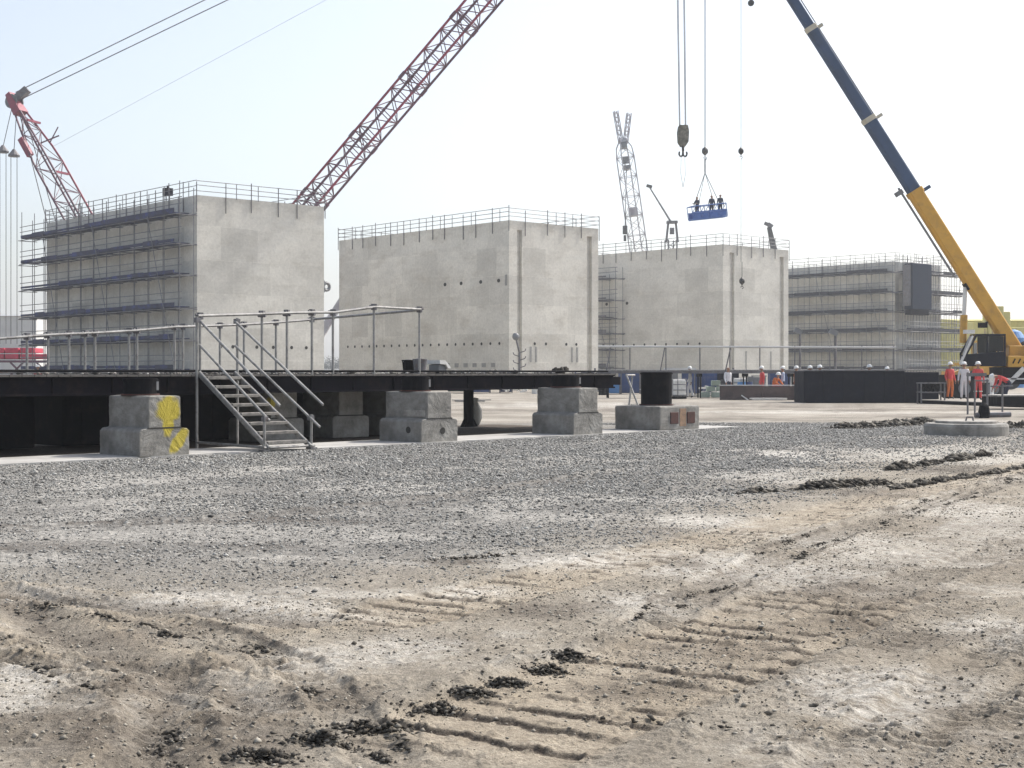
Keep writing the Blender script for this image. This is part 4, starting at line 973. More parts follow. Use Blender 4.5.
    for y in (-.16, 0, .16): m.tube(c + Vector((0, y - .04, 0)), c + Vector((0, y + .04, 0)), .29, 16)
    m.build('sheave', M_hookst, hk, local=False)
    m = MB()
    for y in (-.24, .24): m.prism([c + Vector((x, y - .02, z)) for x, z in ((-.24, .34), (.24, .34), (.3, 0), (.27, -.55), (.12, -.78), (-.12, -.78), (-.27, -.55), (-.3, 0))], (0, .04, 0))
    m.build('cheek_plate', M_cheek, hk, local=False)
    m = MB(); q = c + Vector((0, 0, -1.22)); m.tube(c + Vector((0, 0, -.75)), q + Vector((0, 0, .2)), .07, 8)
    for sg in (-1, 1):
        hp = [q + Vector((sg * (.11 + math.cos(a) * .10), 0, .06 + math.sin(a) * .15)) for a in np.linspace(PI, 2.25 * PI, 10)]; m.poly([q + Vector((0, 0, .2))] + hp, .05, 7)
    m.build('hook', M_hookst, hk, local=False)
    q = q - Vector((0, 0, .2)); rope('sling', [q + Vector((-.1, 0, .1)), q + Vector((-.12, 0, -.8)), q + Vector((0, 0, -1.55)), q + Vector((.12, 0, -.9)), q + Vector((.1, 0, .1))], .012, hk)
    # auxiliary line and ball
    def fpx(px): return (1018 - px) / (1018 - 681.)
    pb = P(fpx(741))
    ball_hook('headache_ball', 'small dark hook ball on a thin line right of the basket, above the third block', 741, D, (HORIZ - (pb.z - H_EYE) * FOC / D), 151, 262, .15, None, .016)
    ball_hook('headache_ball', 'lowest dark hook ball, hanging in front of the third block right face', 742, D - .5, 262, 281, None, .15, None, .016)
    s = thing('trip_weight', 'small round weight on a line beside the blue boom at the top', 'weight', pt(751, 3, D))
    rope('rope', [pt(751, 3, D), P(fpx(751))], .01, s); m = MB(); m.tube(pt(751, 3, D) + Vector((0, -.06, 0)), pt(751, 3, D) + Vector((0, .06, 0)), .17, 12); m.build('sheave', M_hookst, s, local=False)
mobile_crane()

# ------------------------------------------------------------------ distant cranes
M_pale = plain('pale_lattice_paint', (.42, .41, .43), .5, 0, .3, .5, dirt=(.25, .16, .2))
def far_lattice():
    D = 215.; ft = at(656, D, 1.5); hd = pt(622.5, 138, D)
    t = thing('lattice_crane', 'distant pale lattice crane with a forked head behind the third block', 'crane', (ft.x, ft.y, 0))
    bm, d, a, b = lattice(ft, hd, 2.1, 1.9, (1, .35, 0), 24, (M_pale, M_pale), t, .10, .05, .03, .05, 'boom')
    for px, py in ((615.5, 111), (629, 113)):
        q, *_ = lattice(hd - d * .8 + Vector(((px - 622) * .05, 0, 0)), pt(px, py, D), .6, .5, (1, .35, 0), 5, (M_pale, M_pale), t, .08, .05, 0, 0, 'jib')
    m = MB(); m.bar(hd.lerp(ft, .01), hd.lerp(ft, .04), 1.2, 1.0); m.build('head_frame', M_pale, t, local=False)
    m = MB(); m.bar(hd.lerp(ft, .30), hd.lerp(ft, .335), 2.4, 1.2); m.build('sheave_nest', M_pale, t, local=False)
    m = MB(); m.box(hd.lerp(ft, .60), (1.2, 1.2, 1.2)); m.build('winch_box', M_greysteel, t, local=False)
    for f0, f1, w_ in ((.02, .045, 1.9), (.08, .11, .6), (.12, .135, 2.2)):
        m = MB(); m.bar(hd.lerp(ft, f0), hd.lerp(ft, f1), w_, .9); m.build('gantry_frame', M_greysteel, t, local=False)
    rope('rope', [hd.lerp(ft, .12), pt(625, 228, D)], .06, t)
    m = MB(); c = pt(625, 230, D); m.box(c, (.7, .5, 1.3)); m.tube(c - Vector((0, 0, .8)), c - Vector((0, 0, 1.7)), .22, 7); m.build('hook_block', M_hookst, t, local=False)
    m = MB(); m.box((ft.x + 2.5, D, 2.4), (8, 3.6, 2.6)); m.build('machinery_house', M_maroon, t, local=False)
    for y in (-2.6, 2.6):
        m = MB(); m.box((ft.x, D + y, .65), (9, 1.1, 1.3)); m.build('track', M_black, t, local=False, bevel=.3)
def far_tower():
    D = 200.; t = thing('telescopic_crane', 'distant thin boom crane leaning left beside a squat tower head', 'crane', at(672, D))
    ft = at(673, D, 0); top = pt(671, 240, D)
    lattice(at(672, D, 0), top, 1.3, 1.3, (1, .3, 0), 20, (M_greysteel, M_greysteel), t, .1, .05, 0, 0, 'tower')
    m = MB(); c = pt(672, 231, D); m.box(c + Vector((0, 0, 1.25)), (1.5, 1.3, .35)); m.box(c, (.6, .6, .9)); m.build('tower_head', M_tube_old, t, local=False)
    for sx in (-.55, .55):
        m = MB(); m.bar(c + Vector((sx, 0, 1.1)), c + Vector((sx * 1.5, 0, -1.6)), .16, .3); m.build('head_leg', M_tube_old, t, local=False)
    m = MB(); m.tube(pt(671, 222, D), pt(650, 188, D), .16, 6, .11); m.build('boom', M_greysteel, t, local=False)
    m = MB(); m.bar(pt(646.5, 185.5, D), pt(652, 187, D), .4, .4); m.build('boom_tip', M_hookst, t, local=False)
def far_boom():
    D = 185.; t = thing('boom_lift', 'distant dark boom with a hammer-shaped tip behind the third block right end', 'boom lift', at(800, D))
    a, b = at(800, D, 1.5), pt(769, 227, D); k = a.lerp(b, .84)
    m = MB(); m.bar(a, k, .9, .9, .8, .8); m.build('lower_boom', M_greysteel, t, local=False)
    m = MB(); m.bar(k, b, .75, .75, .5, .5); m.build('upper_boom', M_hookst, t, local=False)
    m = MB(); m.bar(pt(764.5, 223, D), pt(771, 226, D), .5, .4); m.bar(pt(771, 224, D), b, .7, .7); m.build('boom_tip', M_tube_old, t, local=False)
    m = MB(); m.box((a.x, D, 1.3), (6, 2.5, 1.4)); m.build('chassis', M_tube_old, t, local=False, bevel=.2)
far_lattice(); far_tower(); far_boom()

def gap_boom():
    D = 168.; t = thing('crane_boom', 'grey crane boom rising between the first and second block', 'crane', at(290, D))
    m = MB(); m.bar(at(296, D, 1.2), pt(343, 299, D), .95, 1.1, .7, .8); m.build('boom', M_pale, t, local=False)
    m = MB(); m.box(at(294, D, 1.3), (6, 2.6, 2.0)); m.build('chassis', M_tube_old, t, local=False, bevel=.2)
gap_boom()

# ------------------------------------------------------------------ background sheds
def shed(name, label, px0, px1, D, depth, h, mat, roofmat, pitch=.0, ribs=0):
    a, b = at(px0, D), at(px1, D); t = thing(name, label, 'shed', ((a.x + b.x) / 2, D, 0)); L = b.x - a.x
    m = MB(); m.box2((-L / 2, 0, -.1), (L / 2, depth, h))
    m.build('wall', mat, t)
    m = MB(); m.prism([(-L / 2 - .3, -.3, h + .003), (-L / 2 - .3, depth + .3, h + .003), (-L / 2 - .3, depth / 2, h + .2 + pitch)], (L + .6, 0, 0)); m.build('roof', roofmat, t)
    if ribs:
        m = MB()
        for i in range(ribs + 1): m.box((-L / 2 + L * i / ribs, -.04, h / 2), (.12, .08, h - .1))
        m.build('cladding_rib', mat, t)
    m = MB(); m.box2((-L * .12, -.1, 0), (L * .08, -.003, min(h * .6, 4))); m.build('door', M_tube_old, t)
    return t
M_shade = plain('grey_shed_roof', (.30, .31, .315), .7, 0, .1, .3)
shed('warehouse', 'long grey flat-roofed shed at the far left behind the scaffolding', -160, 36, 190, 24, 9.0, M_hut, M_shade, .5, 30)
shed('yellow_shed', 'pale yellow low shed behind the mobile crane cab', 962, 1090, 185, 16, 8.2, M_paleyellow, M_paleyellow, .3, 16)
shed('blue_shed', 'pale blue sheeted shed between the far right block and the crane', 915, 975, 195, 12, 8.0, M_paleblue, M_paleblue, .3, 14)
def yellow_stack():
    t = thing('yellow_stack', 'stepped stack of yellow formwork boxes behind the mobile crane boom', 'formwork stack', at(1000, 180))
    m = MB()
    for (a, b, z0, z1, y) in ((990, 1004, 0, 9.9, 0), (1004.3, 1012, 0, 9.2, .5), (1012.3, 1030, 0, 7.2, 1.), (975, 989.7, 0, 7.9, .7)):
        p, q = at(a, 180), at(b, 180); m.box2((p.x - t.location.x, y, z0), (q.x - t.location.x, y + 3, z1))
    m.build('box', M_paleyellow, t, bevel=.1)
    m = MB()
    for k in range(5): m.box2((-2.0 + k * 1.0, -.08, 1), (-1.9 + k * 1.0, -.003, 7)); 
    m.build('rib', M_orange, t)
    t2 = thing('tank', 'bright blue upright tank behind the mobile crane boom foot', 'tank', at(1013, 130))
    m = MB(); m.lathe((0, 0, 0), [(1.1, 0), (1.1, 4.6), (.7, 5.2), (.2, 5.4)], 20); m.build('shell', M_contl, t2, smooth=False)
    m = MB(); m.lathe((0, 0, 4.0), [(1.14, 0), (1.14, .12)], 20); m.build('band', M_white, t2)
yellow_stack()
def far_trees():
    t = thing('tree', 'hazy grey tree line seen low between the first and second block', 'tree', at(331, 520))
    m = MB(); m.tube((0, 0, 0), (0.2, 0, 3.4), .35, 7, .2); m.build('trunk', M_plank, t)
    m = MB(); rg = random.Random(3); mf = plain('dull_foliage', (.06, .065, .045), .9, 0, .4, 2)
    for i in range(2600):
        a = rg.uniform(0, 2 * PI); rr = rg.uniform(0, 1) ** .5; z = 2 + rg.uniform(0, 4.6) * (.6 + .4 * math.sin(a * 3 + rr * 4) )
        c = Vector((rr * 6.5 * math.cos(a), rr * 4 * math.sin(a), z + (1 - rr) * 1.0)); v = [c + Vector((rg.uniform(-.3, .3), rg.uniform(-.3, .3), rg.uniform(-.3, .3))) for _ in range(3)]; m.add(v, [(0, 1, 2)])
    m.build('crown', mf, t)
far_trees()

# ------------------------------------------------------------------ platform (jetty deck), stairs, piers
ZD = 1.47
def platform():
    t = thing('jetty_deck', 'long dark steel deck on concrete piers with scaffold tube railings', 'platform', S0, PL_ROT)
    m = MB(); T0, T1, O0, O1 = -8.0, 18.4, 1.9, 6.0
    # edge beam (I section) and cross beams
    for o in (O0, O1 - .3):
        m.box2((T0, o, ZD - .06), (T1, o + .3, ZD - .03)); m.box2((T0, o, ZD - .38), (T1, o + .3, ZD - .34)); m.box2((T0, o + .06, ZD - .3405), (T1, o + .1, ZD - .0605))
    m.build('edge_beam', M_beam, t)
    k = T0 + .5
    while k < T1 - .2:
        m = MB(); m.box2((k, O0 + .003, ZD - .338), (k + .02, O0 + .058, ZD - .062)); m.build('web_stiffener', M_beam, t); k += 1.2 + random.uniform(-.05, .05)
    m = MB(); k = T0 + .3
    while k < T1 - .3: m.box2((k, O0 + .32, ZD - .33), (k + .12, O1 - .32, ZD - .045)); k += 1.2
    m.build('cross_beam', M_beam, t)
    m = MB(); rg = random.Random(5); k = T0
    while k < T1 - .1:
        e = min(T1, k + .24); m.box2((k, O0 - .04, ZD - .028), (e - .012, O1 + .02, ZD + rg.uniform(0, .016))); k = e
    m.build('planking', plain('dark_deck_timber', (.12, .11, .10), .85, 0, .3, 5, dirt=(.05, .045, .04)), t)
    m = MB(); m.box2((T1 + .002, O0 + .3, ZD - .3), (T1 + .6, O1 - 1.5, ZD - .08)); m.build('end_bracket', M_beam, t)
    # near railing
    def z_of(px, py):   # height on the near edge line (o=2.0) seen at a pixel
        r = (px - 512) / FOC
        o = 2.0; tt = (r * (S0.y + PNX[1] * o) - (S0.x + PNX[0] * o)) / (PDX[0] - r * PDX[1]); return tt
    def tt_of(px, o):
        r = (px - 512) / FOC; return (r * (S0.y + PNX[1] * o) - (S0.x + PNX[0] * o)) / (PDX[0] - r * PDX[1])
    pm = MB(); pm.tube((0, 0, 0), (0, 0, 1), .028, 8); cpm = MB(); cpm.box((0, 0, 0), (.10, .10, .14)); cpm.tube((-.1, 0, .02), (.1, 0, .02), .032, 6); cpm.tube((0, -.09, -.04), (0, .09, -.04), .03, 6)
    first = cp = None
    def post(px, o, ztop):
        nonlocal first, cp
        tt = tt_of(px, o)
        if first is None: first = pm.build('railing_post', M_tube, t); ob = first
        else: ob = inst(first, t)
        ob.location = (tt, o, ZD); ob.scale = (1, 1, ztop - ZD + .06)
        if cp is None: cp = cpm.build('clamp', M_tube_old, t); c = cp
        else: c = inst(cp, t)
        c.location = (tt, o, ztop); c.rotation_euler = (0, 0, random.uniform(-.5, .5))
        return (tt, o, ztop)
    def zpx(px, py, o):
        w = W(tt_of(px, o), o); return zat(py, w.y)
    near = [(200, 316), (262, 314), (287, 313), (312, 312.5), (333, 312.5), (374, 307), (419.5, 309.5)]
    P = [post(px, 2.0, zpx(px, py, 2.0)) for px, py in near]
    far = [(-12, 339.5), (27, 336.5), (48, 335), (69, 334), (95, 333), (137, 330.5), (174.5, 327), (220, 325.5), (244, 324.5), (276, 322.5), (312, 319.5)]
    Q = [post(px, 5.2, zpx(px, py, 5.2)) for px, py in far]
    P2 = [post(px, 5.2, zpx(px, py, 5.2)) for px, py in ((85, 333.5), (129, 331), (183, 326.8))]
    m = MB(); m.poly([Vector(p) + Vector((-.08 if i == 0 else 0, -.05, 0)) for i, p in enumerate(P)], .03, 8); m.build('handrail', M_tube, t)
    m = MB(); m.poly([Vector(p) + Vector((0, -.05, 0)) for p in Q] , .03, 8); m.build('handrail', M_tube, t)
    m = MB(); m.tube(Vector(Q[-1]) + Vector((0, .03, 0)), Vector(P[-1]) + Vector((-.05, .06, -.02)), .03, 8); m.build('handrail', M_tube, t)
    m = MB(); m.tube((-8, 2.0, ZD + .09), (18.2, 2.0, ZD + .07), .024, 8); m.build('toe_rail', M_black, t)
    m = MB(); m.tube((-8, 5.25, ZD + .05), (12, 5.25, ZD + .05), .024, 8); m.build('toe_rail', M_tube_old, t)
    # debris strewn on the deck edge
    rg = np.random.default_rng(3); n = 420; tt = rg.uniform(3, 18.3, n); oo = rg.uniform(2.05, 5.8, n)
    xy = np.array([[*W(a, b)[:2]] for a, b in zip(tt, oo)]); sz = rg.lognormal(math.log(.035), .5, n)
    stones('deck_rubble', np.stack([xy[:, 0], xy[:, 1], ZD + .02 + sz * .3], 1), sz, .8, island_mat('deck_rubble', [(0, (.05, .05, .05)), (.6, (.22, .2, .18)), (1, (.6, .58, .55))]))
platform()

CHIP_TEX = bpy.data.textures.new('chips', 'CLOUDS'); CHIP_TEX.noise_scale = .09; CHIP_TEX.noise_depth = 4
def chip(o, st=.022):
    """uneven, knocked-about concrete: fine grid pushed in and out by noise"""
    q = o.modifiers.new('grid', 'SUBSURF'); q.subdivision_type = 'SIMPLE'; q.levels = q.render_levels = 4
    q = o.modifiers.new('wear', 'DISPLACE'); q.texture = CHIP_TEX; q.strength = st; q.mid_level = .55; q.texture_coords = 'LOCAL'
    return o
def pier(name, label, t0, o0, lt, lo, hl, hu, mat, inset=.19, group='stepped concrete piers in the front row', holes=False):
    t = thing(name, label, 'pier', W(t0, o0), PL_ROT, group)
    m = MB(); ch = .05
    pts = [(0, 0), (lt, 0), (lt, hl - ch), (lt - ch, hl), (lt - inset, hl + .02), (lt - inset, hl + hu - ch * .5), (lt - inset - ch * .5, hl + hu), (inset + ch * .5, hl + hu), (inset, hl + hu - ch * .5), (inset, hl + .02), (ch, hl), (0, hl - ch)]
    m.prism([(x, 0, z) for x, z in pts], (0, lo, 0)); m.v = [(x, y, z) for x, y, z in m.v]
    m.f = [tuple(reversed(f)) for f in m.f]
    chip(m.build('block', mat, t, bevel=.025))
    q = MB(); q.box2((inset - .02, -.004, hl + .005), (lt - inset + .02, .01, hl + .03)); q.build('joint', M_hole, t)
    if holes:
        q = MB()
        q.tube((lt * .58, -.006, hl * .5), (lt * .58, .03, hl * .5), .075, 12); q.build('lifting_pocket', M_hole, t)
        q = MB(); q.tube((-.006, lo * .3, hl * .55), (.03, lo * .3, hl * .55), .075, 12); q.build('lifting_pocket', M_hole, t)
        q = MB(); q.box2((inset - .015, .08, hl + .06), (inset + .02, lo * .55, hl + .2)); q.build('broken_edge', M_debris, t)
    return t
def pipe(label, tc, oc, z0, z1, r, flange=True):
    t = thing('steel_pipe', label, 'steel pipe', W(tc, oc, z0), PL_ROT, 'black pipe stubs standing on the piers')
    m = MB(); m.lathe((0, 0, 0), [(r, 0), (r, z1 - z0)], 28); m.build('shell', M_black, t)
    m = MB(); m.lathe((0, 0, z1 - z0 - .06), [(r + .025, 0), (r + .025, .05)], 28); m.build('rim', M_black, t)
    m = MB(); m.lathe((0, 0, .0), [(r + .05, .003), (r + .05, .03)], 28); m.build('base_ring', M_rust, t)
    m = MB(); m.box((r * .72, -r * .72, (z1 - z0) * .55), (.05, .05, (z1 - z0) * .5)); m.build('sunlit_strip', M_greysteel, t)  # paler strip standing in for sunlight on the pipe's right edge
    return t
MP1 = pier_concrete('painted_pier_concrete', [(.60, .84, .27, .26, .0), (.60, .58, .13, .25, .1), (.82, .28, .13, .30, R(40))]); MP = pier_concrete('pier_concrete', None)
pier('concrete_pier', 'stepped concrete pier sprayed with bright yellow paint, left of the stairs', 2.63, 0.02, 1.05, 1.36, .50, .60, MP1)
pier('concrete_pier', 'stepped concrete pier with a chipped ledge, second in the front row', 9.5, 0.02, 1.1, 1.36, .50, .60, MP, holes=True)
pier('concrete_pier', 'clean stepped concrete pier, third in the front row from the left', 14.5, 0.02, 1.1, 1.36, .52, .62, MP)
pipe('black pipe stub on the yellow-sprayed pier', 3.1, .75, 1.1, 1.42, .30)
pipe('black pipe stub on the chipped second pier', 10.0, .75, 1.1, 1.43, .30)
pipe('black pipe stub on the third stepped pier', 15.05, .75, 1.14, 1.45, .33)
pipe('tall black pipe on the low block at the right end of the deck', 18.75, .78, .64, 1.52, .41)
def low_block():
    t = thing('concrete_pier', 'low concrete block with rusty square pockets at the right end of the deck', 'pier', W(17.9, .02), PL_ROT)
    m = MB(); m.box2((0, 0, 0), (1.75, 1.5, .635)); chip(m.build('block', MP, t, bevel=.04), .02)
    for x, mt in ((.62, M_rust), (1.35, M_rust)):
        m = MB(); m.box2((x - .17, -.022, .17), (x + .17, .01, .47)); m.build('pocket', mt, t, bevel=.01)
    m = MB(); m.box2((.86, -.006, .1), (1.14, .01, .56)); m.build('rust_patch', M_orange, t)
    m = MB(); m.box2((-.012, .02, .04), (.25, 1.4, .60)); m.v = [(x - .0, y, z) for x, y, z in m.v]; 
low_block()
G2 = 'shaded piers in the back row under the deck'
pier('concrete_pier', 'concrete pier with yellow paint traces directly behind the stairs', 7.35, 2.7, 1.1, 1.3, .50, .60, pier_concrete('pier_concrete_traces', [(.22, .86, .10, .16, .3)]), group=G2)
for tt, lb in ((9.6, 'dark shaded pier under the deck, first to the right of the stairs'), (11.3, 'dark shaded pier behind the chipped second pier')):
    pier('concrete_pier', lb, tt, 3.1, 1.1, 1.36, .50, .58, MP, group=G2)
def dark_boxes():
    for (a, b, o, hh, lb) in ((-8, 2.75, 4.0, 1.05, 'black steel pontoon added to darken the space under the deck at the far left'), (3.4, 8.3, 4.1, 1.05, 'black steel pontoon added to darken the space under the deck behind the stairs'), (8.4, 12.6, 4.5, 1.04, 'black steel pontoon added to darken the space under the deck right of the stairs')):
        t = thing('steel_backdrop', lb, 'backdrop', W(a, o), PL_ROT, 'black boxes added to darken the space under the deck')  # black boxes added to deepen the darkness below the deck
        m = MB(); m.box2((0, 0, 0.02), (b - a, 1.3, hh)); m.build('backdrop_body', M_black, t, bevel=.04)
        k = .4
        while k < b - a: m = MB(); m.box2((k, -.03, .05), (k + .06, -.003, hh - .05)); m.build('stiffener', M_black, t); k += .8
    t = thing('steel_post', 'thick black post with a flared foot under the deck', 'post', W(16.1, 5.2), PL_ROT)
    m = MB(); m.lathe((0, 0, 0), [(.2, .02), (.16, .1), (.14, .2), (.14, 1.09)], 16); m.build('shaft', M_black, t)
    m = MB(); m.prism([(-.3, -.03, .02), (.34, -.03, .02), (.1, -.03, .35), (-.1, -.03, .35)], (0, .06, 0)); m.build('foot', M_black, t)
    t = thing('sack', 'white sack slumped beside the black post under the deck', 'sack', W(16.5, 5.35), PL_ROT)
    m = MB(); m.blob((0, 0, .36), (.2, .17, .36), 1, .12, seed=4); m.build('bag', M_white, t, smooth=True)
    m = MB(); m.tube((0, 0, .66), (.03, 0, .8), .06, 7, .09); m.build('tie', M_white, t)
    # pale pallet frame seen through the gap under the deck
    c = at(15, 31.5); t = thing('stillage', 'pale steel stillage frame seen through the gap under the deck', 'stillage', (c.x, c.y, 0), .2)
    m = MB()
    for z in (.35, .62, .95):
        m.box((0, -.3, z), (.62, .06, .06)); m.box((0, .3, z), (.62, .06, .06))
    for x in (-.28, .28):
        for y in (-.3, .3): m.box((x, y, .5), (.06, .06, 1.0))
    m.build('frame', M_white, t); m = MB(); m.box((0, 0, .30), (.6, .6, .03)); m.build('tray', M_white, t)
dark_boxes()

def stairs():
    t = thing('scaffold_stairs', 'scaffold tube staircase with plank treads leading up to the deck', 'stairs', W(5.7, 0), PL_ROT)
    # local: x along deck, y into deck
    xl0, xr0, y0 = -.40, .62, -.2; xl1, xr1, y1 = -.56, .30, 1.86
    def L(f, side): return Vector(((xl0 if side == 0 else xr0) * (1 - f) + (xl1 if side == 0 else xr1) * f, y0 + (y1 - y0) * f, .05 + (ZD - .05) * f))
    for s in (0, 1):
        m = MB(); m.bar(L(0, s), L(1, s), .04, .06); m.tube(L(0, s) + Vector((0, -.03, .03)), L(1, s) + Vector((0, 0, .06)), .028, 8); m.build('stringer', M_tube, t)
        up = Vector((0, 0, 1.10)); 
        m = MB(); m.tube(L(-.16, s) + up * .97, L(1.0, s) + up, .028, 8); m.build('handrail', M_tube, t)
        m = MB(); m.tube(L(-.12 if s else -.02, s) + up * .52, L(1.0, s) + up * .55, .026, 8); m.build('mid_rail', M_tube, t)
        for f in ((0.02, 1.0) if s == 0 else (0.02, 1.0)):
            m = MB(); p = L(f, s); off = Vector((-.06 if s == 0 else .06, 0, 0)); m.tube(Vector((p.x, p.y, 0.0)) + off, p + Vector((0, 0, 1.17 if f > .5 else .62)) + off, .028, 8); m.build('post', M_tube, t)
            m = MB(); m.box(p + off * .8 + Vector((0, 0, 1.10 if f > .5 else .55)), (.1, .1, .1)); m.build('clamp', M_tube_old, t)
    n = 8
    for i in range(n):
        f = (i + .6) / n; a, b = L(f, 0), L(f, 1)
        m = MB(); m.box2((a.x + .03, a.y - .13, a.z - .02), (b.x - .03, a.y + .13, a.z + .04)); m.build('tread', plain('worn_tread_plank', (.24, .225, .205), .85, 0, .35, 6, dirt=(.10, .09, .08)), t, bevel=.008)
    m = MB(); m.tube((xl1 - .06, y1, .12), (xl0, y0 + .1, .08), .028, 8); m.tube((xl0 - .1, y0 + .02, .08), (xr0 + .12, y0 + .02, .08), .028, 8); m.build('base_tube', M_tube, t)
    m = MB()
    for x in (xl0 - .06, xr0 + .06): m.box((x, y0 + .04, .03), (.16, .16, .03))
    m.build('base_plate', M_tube_old, t)
stairs()

def deck_things():
    # buckets and a sheeted welding set on the deck by the second pier
    def tpos(px, o):
        r = (px - 512) / FOC; return (r * (S0.y + PNX[1] * o) - (S0.x + PNX[0] * o)) / (PDX[0] - r * PDX[1])
    def bucket(px, o, lb, mt, h, r):
        t = thing('bucket', lb, 'bucket', W(tpos(px, o), o, ZD + .02), PL_ROT, 'buckets on the deck')
        m = MB(); m.lathe((0, 0, 0), [(r * .8, 0), (r, h), (r * 1.06, h + .0), (r * 1.06, h + .03), (r * .9, h + .03), (r * .75, .1)], 18); m.build('pail', mt, t)
        m = MB(); m.poly([Vector((math.cos(a) * r, .02, h - .02 + math.sin(a) * r * .35)) for a in np.linspace(0, PI, 9)], .012, 5); m.build('handle', M_tube, t)
    bucket(409, 3.2, 'black bucket on the deck, leftmost of the two buckets', M_black, .30, .17)
    bucket(420, 2.7, 'grey bucket spattered with cement on the deck by the last railing post', M_tube_old, .32, .17)
    t = thing('welding_set', 'welding set under a sloping white sheet on the deck', 'machine', W(tpos(438, 2.9), 2.9, ZD + .02), PL_ROT)
    m = MB(); m.box2((-.20, -.2, .06), (.24, .25, .27)); m.build('body', M_greysteel, t, bevel=.02)
    m = MB(); m.prism([(-.24, .3, .41), (.06, .3, .40), (.34, .3, .21), (.34, .3, .15), (.2, .3, .16), (.1, .3, .27), (-.24, .3, .29)], (0, -.58, 0)); m.build('cover', M_white, t)
    m = MB()
    for x in (-.2, .2):
        for y in (-.16, .2): m.box((x, y, .03), (.06, .06, .06))
    m.build('foot', M_black, t)
    t.scale = (.62, .8, .8)
    c = W(tpos(561, 2.4), 2.4, ZD + .02); t = thing('rubble_heap', 'small heap of dark rubble on the deck above the third pier', 'heap', c)
    m = MB()
    for i in range(16): m.blob((random.gauss(0, .1), random.gauss(0, .1), random.uniform(.02, .12)), (random.uniform(.04, .08),) * 3, 1, .3, seed=i)
    m.build('lumps', M_soil, t)
    # lamp post / cable column in front of the second block
    D = 112.; c = at(519.5, D); t = thing('cable_post', 'rusty post with cable hooks and round lamp before the second block', 'post', (c.x, c.y, 0))
    m = MB(); m.tube((0, 0, 0), (0, 0, 3.0), .11, 8, .09); m.tube((0, 0, 3.0), (-.28, 0, 4.1), .07, 8); m.build('mast', M_tube_old, t)
    m = MB(); m.blob((-.3, -.05, 4.3), (.3, .25, .3), 1, .1); m.build('lamp', M_greysteel, t, smooth=True)
    m = MB()
    for i in range(9):
        z = .6 + i * .3; s = -1 if i % 2 else 1; m.tube((0, 0, z), (s * .45, 0, z + .16), .04, 5); m.tube((s * .45, 0, z + .16), (s * .5, 0, z + .34), .04, 5)
    m.build('cable_hook', M_tube_old, t)
deck_things()

# ------------------------------------------------------------------ middle distance: second walkway, walls, tank, containers
def walkway():
    D = 80.; a, b = at(598, D), at(896, D); t = thing('walkway', 'long pipe-railed walkway running in front of the third block', 'walkway', (a.x, D, 0)); L = b.x - a.x; zt = zat(371, D); zr = zat(346.5, D)
    m = MB(); m.box2((0, 0, zt - .14), (L, 1.4, zt)); m.build('deck', M_tube_old, t)
    m = MB(); m.tube((0, .05, zr), (L, .05, zr - .06), .06, 7); m.build('handrail', M_hut, t)
    m = MB(); m.tube((0, .02, zt + .04), (L, .02, zt + .04), .04, 7); m.build('toe_rail', M_tube, t)
    for px in (630, 666, 700, 730, 760, 795, 830, 862, 894):
        p = at(px, D).x - a.x; m = MB(); m.tube((p, .05, zt - .1), (p, .05, zr + .05), .035, 6); m.build('post', M_tube_old, t)
    for px0, px1 in ((606, 611), (660, 665), (725, 731)):
        m = MB(); m.tube((at(px0, D).x - a.x, 0, zt - .1), (at(px1, D).x - a.x, .05, zr), .035, 6); m.build('brace', M_tube_old, t)
    for k in range(7):
        x = .6 + k * (L - 1.2) / 6; m = MB()
        for y in (.15, 1.25): m.box((x, y, (zt - .15) / 2), (.07, .07, zt - .15))
        m.box((x, .7, zt - .24), (.16, 1.3, .18)); m.build('trestle', M_black, t)
walkway()
def low_wall():
    D = 75.; a, b = at(720, D), at(802, D)
    t = thing('low_wall', 'low rusty-brown formwork wall with workers behind it', 'wall', (a.x, D, 0)); L = b.x - a.x
    m = MB(); m.box2((0, 0, 0), (L * .51, .14, .76)); m.build('panel', M_rustplate, t, bevel=.01)
    m = MB(); m.box2((L * .515, -.03, 0), (L, .14, .74)); m.build('panel', M_rustplate, t, bevel=.01)
    m = MB(); m.box2((-.03, -.06, .763), (L + .03, .2, .81)); m.build('top_rail', M_hut, t)
    m = MB(); m.bar((L * .33, -.35, 0), (L * .26, -.05, .25), .05, .05); m.build('prop', M_white, t)
low_wall()
